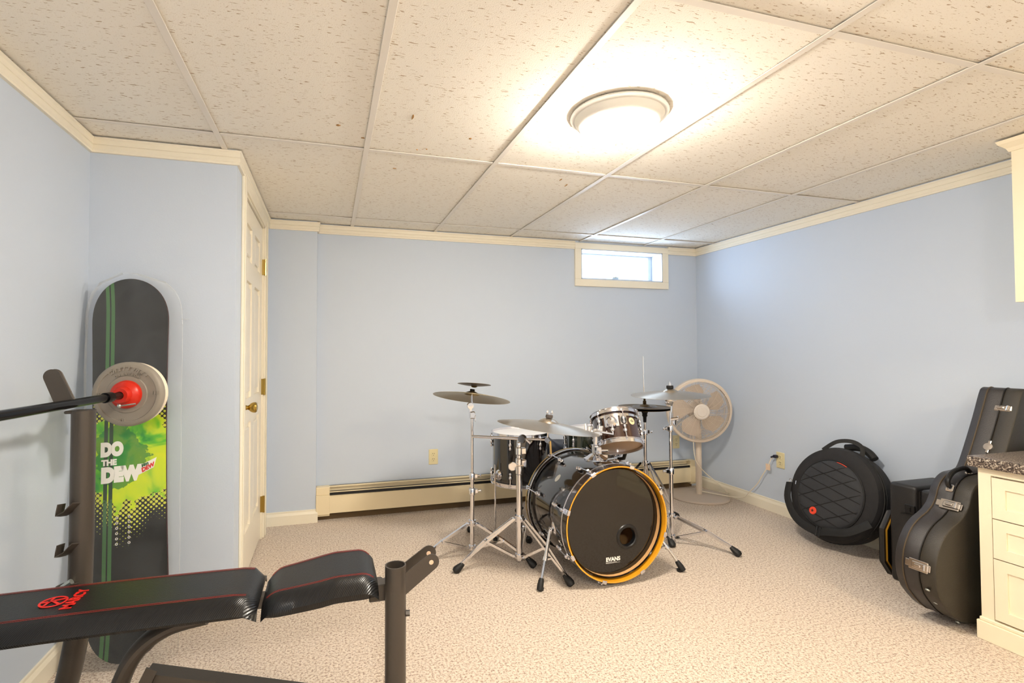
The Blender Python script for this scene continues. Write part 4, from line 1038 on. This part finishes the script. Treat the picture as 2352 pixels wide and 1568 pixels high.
for z in (1.47, 1.96): build('hinge', MB().cyl((2.818, UE-.061, z-.03), (2.818, UE-.061, z+.03), .004, n=8), 'brass', t)

# ------------------------------------------------------------------ snowboard in its plastic sleeve
lean = math.atan2(.235, 1.47)
Msb = Matrix.Translation((-.718, 2.222, .020)) @ Matrix.Rotation(RD(-3.2), 4, 'Y') @ Matrix.Rotation(-lean, 4, 'X')
t = thing('snowboard', 'black snowboard with lime splash graphic leaning in the left corner', 'snowboard', M=Msb)
SL = 1.475
half = []
for i in range(61):
    z = SL*(.5-.5*cos(pi*i/60)); q = z/SL
    wd = .128+.012*((q-.5)/.5)**2*1.2
    e = .19
    if z < e: wd *= math.sqrt(max(0, 1-((e-z)/e)**2.3))
    if z > SL-e: wd *= math.sqrt(max(0, 1-((z-(SL-e))/e)**2.3))
    half.append((wd, z))
def rocker(z):
    o = 0
    if z < .16: o = ((.16-z)/.16)**2*.02
    if z > SL-.16: o = ((z-(SL-.16))/.16)**2*.02
    return -o
nx_ = 8
def sheet(th0, th1, sc=0):
    vs = []; fs = []
    for s_i, off in ((0, th0), (1, th1)):
        for wd, z in half:
            for k in range(nx_+1):
                vs.append(((wd+sc)*(2*k/nx_-1), off+rocker(z), z+(sc*(2*z/SL-1))))
    R1 = len(half)*(nx_+1)
    for s_i in (0, 1):
        for i in range(len(half)-1):
            for k in range(nx_): q = s_i*R1+i*(nx_+1)+k; fs.append((q, q+1, q+nx_+2, q+nx_+1))
    for i in range(len(half)-1):
        for k in (0, nx_): q = i*(nx_+1)+k; fs.append((q, q+nx_+1, R1+q+nx_+1, R1+q))
    return vs, fs
sb = build('board', MB().add(*sheet(-.010, 0)), 'snowboard_print', t, local=True, smooth=40)
build('steel_edge', MB().tube([(wd, -.004+rocker(z), z) for wd, z in half]+[(-wd, -.004+rocker(z), z) for wd, z in half[::-1][1:-1]], .0028, 5, closed=True), 'board_edge', t, local=True)
def bt(nm, s, size, x, z, m_, rot=0, dy=-.0106, **k):
    M = Msb @ Matrix.Translation((x, dy, z)) @ Matrix.Rotation(RD(90), 4, 'X') @ Matrix.Rotation(RD(rot), 4, 'Z')
    return text(nm, s, size, M, m_, sb, **k)
bt('lettering', 'DO', .066, -.060, .781, 'logo_white', 0, offset=.0062, sx=.72)
bt('lettering', 'THE', .030, -.069, .732, 'logo_white', 0, offset=.0018, sx=.92)
bt('lettering', 'DEW', .072, -.028, .682, 'logo_white', 0, offset=.0068, sx=.80)
Mlg = Msb @ Matrix.Translation((.062, -.0106, .704)) @ Matrix.Rotation(RD(90), 4, 'X') @ Matrix.Rotation(RD(26), 4, 'Z')
lg = build('logo_shape', MB(Mlg).prism([(-.050, -.014), (.018, -.016), (.044, .014), (-.024, .017)], -.0004, .0006), 'logo_white', sb, smooth=0)
text('logo_lettering', 'mtn', .018, Mlg @ Matrix.Translation((-.014, .010, .0012)), 'logo_green', lg, offset=.0006, shear=.3) if False else None
bt('logo_lettering', 'Mtn', .016, .054, .7115, 'logo_green', 26, dy=-.0118, offset=.0008, shear=.3)
bt('logo_lettering', 'DEW', .021, .064, .699, 'logo_red', 26, dy=-.0118, offset=.0012, shear=.3)
for x in (-.040, .002):
    for k in range(6):
        z = .520-.0195*k; F = ax((x, -.0105, z), (0, -1, 0))
        build('insert', MB().lathe([(.002, .0003), (.0036, .0012), (.0052, .0003)], 14, F), 'insert_silver', sb, local=True)
# sleeve: loose film wider than the board, gathered at the top corners
vs = []; fs = []; NI, NK = 40, 10
for i in range(NI+1):
    q = i/NI; z = -.008+(SL+.03)*q
    wl = .158 if q < .86 else .158*math.sqrt(max(.02, 1-((q-.86)/.14)**2.6)); wr = .172+(.022*q if q < .84 else 0.02) if q < .86 else (.192)*math.sqrt(max(.02, 1-((q-.86)/.14)**3.2))
    wl = min(wl, .157)
    for k in range(NK+1):
        p = k/NK; x = -wl+(wl+wr)*p
        y = -.016-.010*sin(pi*p)+.008*sin(9*p+14*q)*sin(11*q)
        y += rocker(max(0, min(SL, z)))
        vs.append((x, y, z))
fs = [(i*(NK+1)+k, i*(NK+1)+k+1, (i+1)*(NK+1)+k+1, (i+1)*(NK+1)+k) for i in range(NI) for k in range(NK)]
n0 = len(vs)
for i in range(NI+1):
    for k in (0, NK):
        x, y, z = vs[i*(NK+1)+k]; vs.append((x*(.99), y+.018, z))
for i in range(NI):
    for j, k in ((0, 0), (1, NK)): fs.append((i*(NK+1)+k, (i+1)*(NK+1)+k, n0+(i+1)*2+j, n0+i*2+j))
build('plastic_sleeve', MB().add(vs, fs), 'clear_film', t, local=True, smooth=80, label='loose clear plastic sleeve')
seam = []
for i in range(NI+1):
    if i/NI > .84: seam.append(vs[i*(NK+1)+NK])
seam += [vs[i*(NK+1)] for i in range(NI, 0, -1) if i/NI > .84]
build('sleeve_seam', MB().tube(seam, .002, 5), 'clear_film', t, local=True)
build('sleeve_tab', MB().tube([(.19, -.016, 1.30), (.205, -.018, 1.297), (.217, -.016, 1.30)], .003, 5), 'clear_film', t, local=True)

# ------------------------------------------------------------------ weight bench, barbell
t = thing('weight_bench', 'black padded weight bench on a dark grey steel frame', 'bench', (-.3, 1.65, 0))
def pad(nm, x0, x1, y0, y1, z0, zf, z1f, th=.062, r=.03):
    """rounded cushion, top surface height by x via zf; carbon sides split at stitch line"""
    nx, ny = 28, 16; top = []; ys_ = [y0+(y1-y0)*j/ny for j in range(ny+1)]
    def prof(yq):  # 0..1 across
        a = abs(yq-.5)*2; return -.034*max(0, (a-.62)/.38)**2
    vs = []; fs = []; mi = []
    for i in range(nx+1):
        q = i/nx; x = x0+(x1-x0)*q
        ed = min(x-x0, x1-x)/.05; fall = -.03*max(0, 1-ed)**2.2
        nar = 1-.10*max(0, 1-ed)**2
        for j in range(ny+1):
            yq = j/ny; y = (y0+y1)/2+((y1-y0)*(yq-.5))*nar*zf(q)[1]
            vs.append((x, y, zf(q)[0]+prof(yq)+fall))
    n0 = len(vs)
    for i in range(nx+1):
        q = i/nx
        for j in range(ny+1):
            v = vs[i*(ny+1)+j]; vs.append((v[0], (v[1]-(y0+y1)/2)*.97+(y0+y1)/2, zf(q)[0]-th))
    m = MB(); 
    for i in range(nx):
        for j in range(ny):
            p = i*(ny+1)+j; fs.append((p, p+1, p+ny+2, p+ny+1)); mi.append(0 if 2 < j < ny-3 else 1)
            p += n0; fs.append((p, p+ny+1, p+ny+2, p+1)); mi.append(0)
    for i in range(nx):
        for j in (0, ny): p = i*(ny+1)+j; fs.append((p, p+ny+1, n0+p+ny+1, n0+p)); mi.append(1)
    for j in range(ny):
        for i in (0, nx): p = i*(ny+1)+j; fs.append((p, p+1, n0+p+1, n0+p)); mi.append(1)
    m.add(vs, fs); m.mi = mi
    o = build(nm, m, ['pad_vinyl', 'pad_carbon'], t, smooth=55)
    for j in (3, ny-3):
        for dd in (-.0035, .0035):
            pts = []
            for i in range(1, nx):
                v = V(vs[i*(ny+1)+j]); pts.append(v+V((0, dd, .0006)))
            build('stitching', MB().tube(pts, .0005, 4), 'stitch_red', o)
    return o
PZ = .505
pad('back_pad', -1.05, -.186, 1.485, 1.775, 0, lambda q: (PZ+.004*sin(pi*q), 1-.04*(q > .99)), 0, th=.042)
pad('seat_pad', -.178, .142, 1.485, 1.785, 0, lambda q: (PZ-.012+.028*min(1, q*1.6)**1.2, .82+.18*min(1, q*2)**.8), 0, th=.052)
# logo printed on the back pad
bp0 = V((-.700, 1.625, PZ+.0050))
Mlogo = Matrix.Translation(bp0)
build('pad_emblem', MB(Mlogo @ Matrix.Diagonal((.66, .66, 1, 1))).lathe([(.040, .0), (.040, .0012), (.048, .0012), (.048, 0)], 32).bar((-.040, 0, .0006), (.036, .02, .0006), .010, .0012).bar((-.005, .008, .0006), (.03, -.028, .0006), .010, .0012).bar((-.02, -.03, .0006), (-.012, .035, .0006), .008, .0012), 'logo_red', t, smooth=0)
text('pad_lettering', 'MARCY', .036, Matrix.Translation((bp0.x+.048, bp0.y+.005, bp0.z)) @ Matrix.Rotation(RD(90), 4, 'Z'), 'logo_red', t, extrude=.0006, offset=.0012, sx=.95)
yc = 1.60
fr = 'iron_grey'
build('seat_rail', MB().box((-.95, yc+.005, PZ-.078), (.165, yc+.05, PZ-.044), .004), fr, t)
px, py = .196, 1.556
po_ = build('front_post', MB().lathe([(.0315, .02), (.0315, .530), (.0275, .530), (.0275, .30), (0, .30)], 32, Matrix.Translation((px, py, 0))).cyl((px, py, .0), (px, py, .03), .034, n=28), fr, t)
build('post_bolt', MB().cyl((px+.03, py-.008, .385), (px+.042, py-.010, .385), .009, n=6), 'iron_grey', po_)
build('post_saddle', MB().box((.12, yc-.022, PZ-.09), (px-.01, yc+.028, PZ-.040), .003), fr, t)
for dy, dx in ((-.032, 0), (.038, .005)):
    # holed bracket plate rising to the right
    a = RD(33); L = .092; hw = .024; m = MB(ax((px+.03+dx, py+dy, .505), (0, -1, 0), (1, 0, 0)))
    out = [(-.004, .028), (-.004, -.035)]
    cx, cy = L*cos(a)+.005, -L*sin(a)
    m = MB(Matrix.Translation((px+.026+dx, py+dy, .488)) @ Matrix((V((1, 0, 0)), V((0, 0, 1)), V((0, -1, 0)))).transposed().to_4x4())
    cx, cy = L*cos(a), L*sin(a)
    pts = [(0, -.036)]+[(cx+hw*cos(a+b), cy+hw*sin(a+b)) for b in [RD(-90+180*i/10) for i in range(11)]]+[(0, .028)]
    # ring around hole
    hole = [(cx+.006*cos(2*pi*i/16), cy+.006*sin(2*pi*i/16)) for i in range(16)]
    m.prism(pts, -.002, .002)
    b_ = build('pivot_plate', m, fr, t, smooth=0)
    m2 = MB(m.M).lathe([(0, .0026), (.0055, .0026), (.007, .002)], 14, Matrix.Translation((cx, cy, 0))); build('pivot_hole', m2, 'tag_peach' if dy < 0 else 'tag_peach', b_)
build('base_beam', MB().bar((-.49, 1.655, .258), (.19, 1.60, .078), .05, .05), fr, t)
build('front_foot', MB().box((px-.03, 1.30, 0), (px+.03, 1.60, .045), .006), fr, t)
build('curved_brace', MB().tube(bez([(-.33, 1.63, PZ-.085), (-.43, 1.635, PZ-.105), (-.505, 1.64, PZ-.16), (-.55, 1.645, PZ-.25), (-.572, 1.65, .13), (-.60, 1.66, .02)], 6), .028, 14, flat=(1.25, .8)), fr, t)
build('brace_plate', MB().bar((-.545, 1.605, .13), (-.462, 1.605, .305), .006, .03, (1, 0, 0)), fr, t)
def upright(yq, sgn):
    x = -.712
    m = MB().tube(bez([(x, yq, .998), (x, yq, .6), (x-.005, yq, .38), (x-.012, yq, .30), (x-.04, yq+sgn*.01, .17), (x-.09, yq+sgn*.02, .03)], 5), .036, 16, flat=(1, .85))
    u_o = build('upright', m, fr, t)
    pl_ = MB(Matrix.Translation((x-.052, yq-.004, 1.038)) @ Matrix.Rotation(RD(-22), 4, 'Y') @ Matrix((V((1, 0, 0)), V((0, 0, 1)), V((0, -1, 0)))).transposed().to_4x4())
    pts = [(-.021, -.022)]+[(.019*cos(b), .068+.019*sin(b)) for b in [RD(180*i/12) for i in range(13)]][::-1]+[(.021, -.022)]
    pl_.prism(pts, -.009, .009, .003)
    build('bar_catch', pl_, fr, u_o)
    build('bar_rest', MB().box((x-.042, yq-.025, .990), (x+.02, yq+.025, .999), .003), fr, u_o)
    for z in (.715, .598, .482):
        c_ = V((x-.028, yq-.034, z)); m = MB().tube([c_+V((-.010, 0, .014)), c_+V((-.012, -.004, -.006)), c_+V((-.008, -.008, -.018)), c_+V((.012, -.010, -.008)), c_+V((.034, -.008, .016))], .027, 6, flat=(1, .09))
        build('spotter_hook', m, fr, u_o)
    build('lock_pin', MB().cyl((x-.045, yq-.045, .478), (x-.005, yq-.045, .505), .009, n=10), 'steel_light', u_o)
    return u_o
upright(1.812, 1); upright(1.33, -1)
build('cross_tube', MB().cyl((-.79, 1.36, .16), (-.79, 1.79, .16), .022, n=16), fr, t)
build('bolt', MB().lathe([(0, .008), (.012, .006), (.014, 0)], 14, ax((-.715, 1.778, .405), (.3, -1, 0))), 'steel_bolt', t)
build('rear_foot', MB().box((-.90, 1.22, 0), (-.84, 1.94, .04), .006), fr, t)
# barbell
p0 = V((-.767, 1.51, 1.019)); p1 = V((-.712, 2.15, 1.019)); d = (p1-p0).normalized()
zt = 1.0
Pc = p0.lerp(p1, 0)-d*.0
t = thing('barbell', 'steel barbell resting on the bench uprights', 'barbell', p0+d*.0)
e0 = p0-d*.65; e1 = p1+d*.11
build('bar_rod', MB().cyl(e0+d*.2, p1-d*.14, .0135, n=18), 'bar_dark', t)
build('bar_end', MB().cyl(p1-d*.15, e1, .0125, n=18).cyl(e0, e0+d*.21, .0125, n=18), 'bar_sleeve', t)
build('bar_collar', MB().cyl(p1-d*.155, p1-d*.115, .0175, n=18), 'bar_dark', t)
def pl8(name, label, c, R, th, m_, grp=None, letters=True):
    M = ax(c, -d, V((1, 0, 0)))
    if (M.to_3x3() @ V((0, 1, 0))).z < 0: M = M @ Matrix.Rotation(pi, 4, 'Z')
    t = thing(name, label, 'weight plate', c)
    build('plate_disc', MB(M).lathe([(.0145, -th/2), (R-.012, -th/2), (R-.003, -th/2+.006), (R, -th/2+.014), (R, th/2-.014), (R-.004, th/2-.004), (R-.010, th/2), (R-.020, th/2), (R-.022, th/2-.003), (R*.58, th/2-.003), (R*.56, th/2+.001), (.0145, th/2+.001)], 64, close=True), m_, t)
    if letters:
        def ringtext(s, r, size, a_mid, step, off=.0008, sh=0):
            for i, ch in enumerate(s):
                a = RD(a_mid)-(i-(len(s)-1)/2)*step
                if ch == ' ': continue
                F = M @ Matrix.Translation((r*cos(a), r*sin(a), th/2-.001)) @ Matrix.Rotation(a-pi/2, 4, 'Z')
                text('raised_letter', ch, size, F, m_, t, extrude=.0022, offset=off, shear=sh)
        ringtext('Challenge', R*.80, .024, 88, .165, .0012, .35); ringtext('ORBATRON', R*.62, .013, 88, .15, .0006)
        for s, a in (('11.3', 2), ('25', 180), ('LB', 262)):
            a2 = RD(a); F = M @ Matrix.Translation((R*.80*cos(a2), R*.80*sin(a2), th/2-.001)); text('raised_letter', s, .017, F, m_, t, extrude=.0022, offset=.0008)
    return M
Mp1 = pl8('weight_plate', 'grey weight plate with raised lettering on the barbell end', p1+d*.020, .119, .042, 'plate_grey')
pl8('weight_plate', 'cream weight plate behind the grey one, next to the snowboard', p1+d*.060, .116, .034, 'plate_cream', letters=False)
pl8('weight_plate', 'grey weight plate on the near end of the barbell', e0+d*.10, .119, .042, 'plate_grey', letters=False)
c = p1-d*.028
t = thing('bar_clamp', 'red locking collar against the grey weight plate', 'collar', c)
build('collar_body', MB(ax(c, d)).lathe([(.014, -.028), (.026, -.028), (.030, -.02), (.032, -.004), (.046, .006), (.050, .014), (.052, .026), (.0142, .026)], 36, close=True), 'collar_red', t)
build('collar_pin', MB().cyl(c+V((-.0, -.034, -.036)), c+V((.05, -.030, -.030)), .0028, n=8).sphere(c+V((-.0, -.034, -.036)), .007, 10), 'steel_light', t)

# groups of alike things
for o in list(bpy.data.objects):
    if 'category' in o and 'group' not in o:
        g = {'cymbal': 'cymbals of the drum kit', 'cymbal stand': 'chrome stands of the drum kit', 'drum': 'drums of the kit', 'outlet': 'ivory wall outlets',
             'ceiling light': 'flush ceiling lights', 'weight plate': 'plates on the barbell', 'instrument case': 'black instrument cases beside the desk'}.get(o['category'])
        if g: o['group'] = g
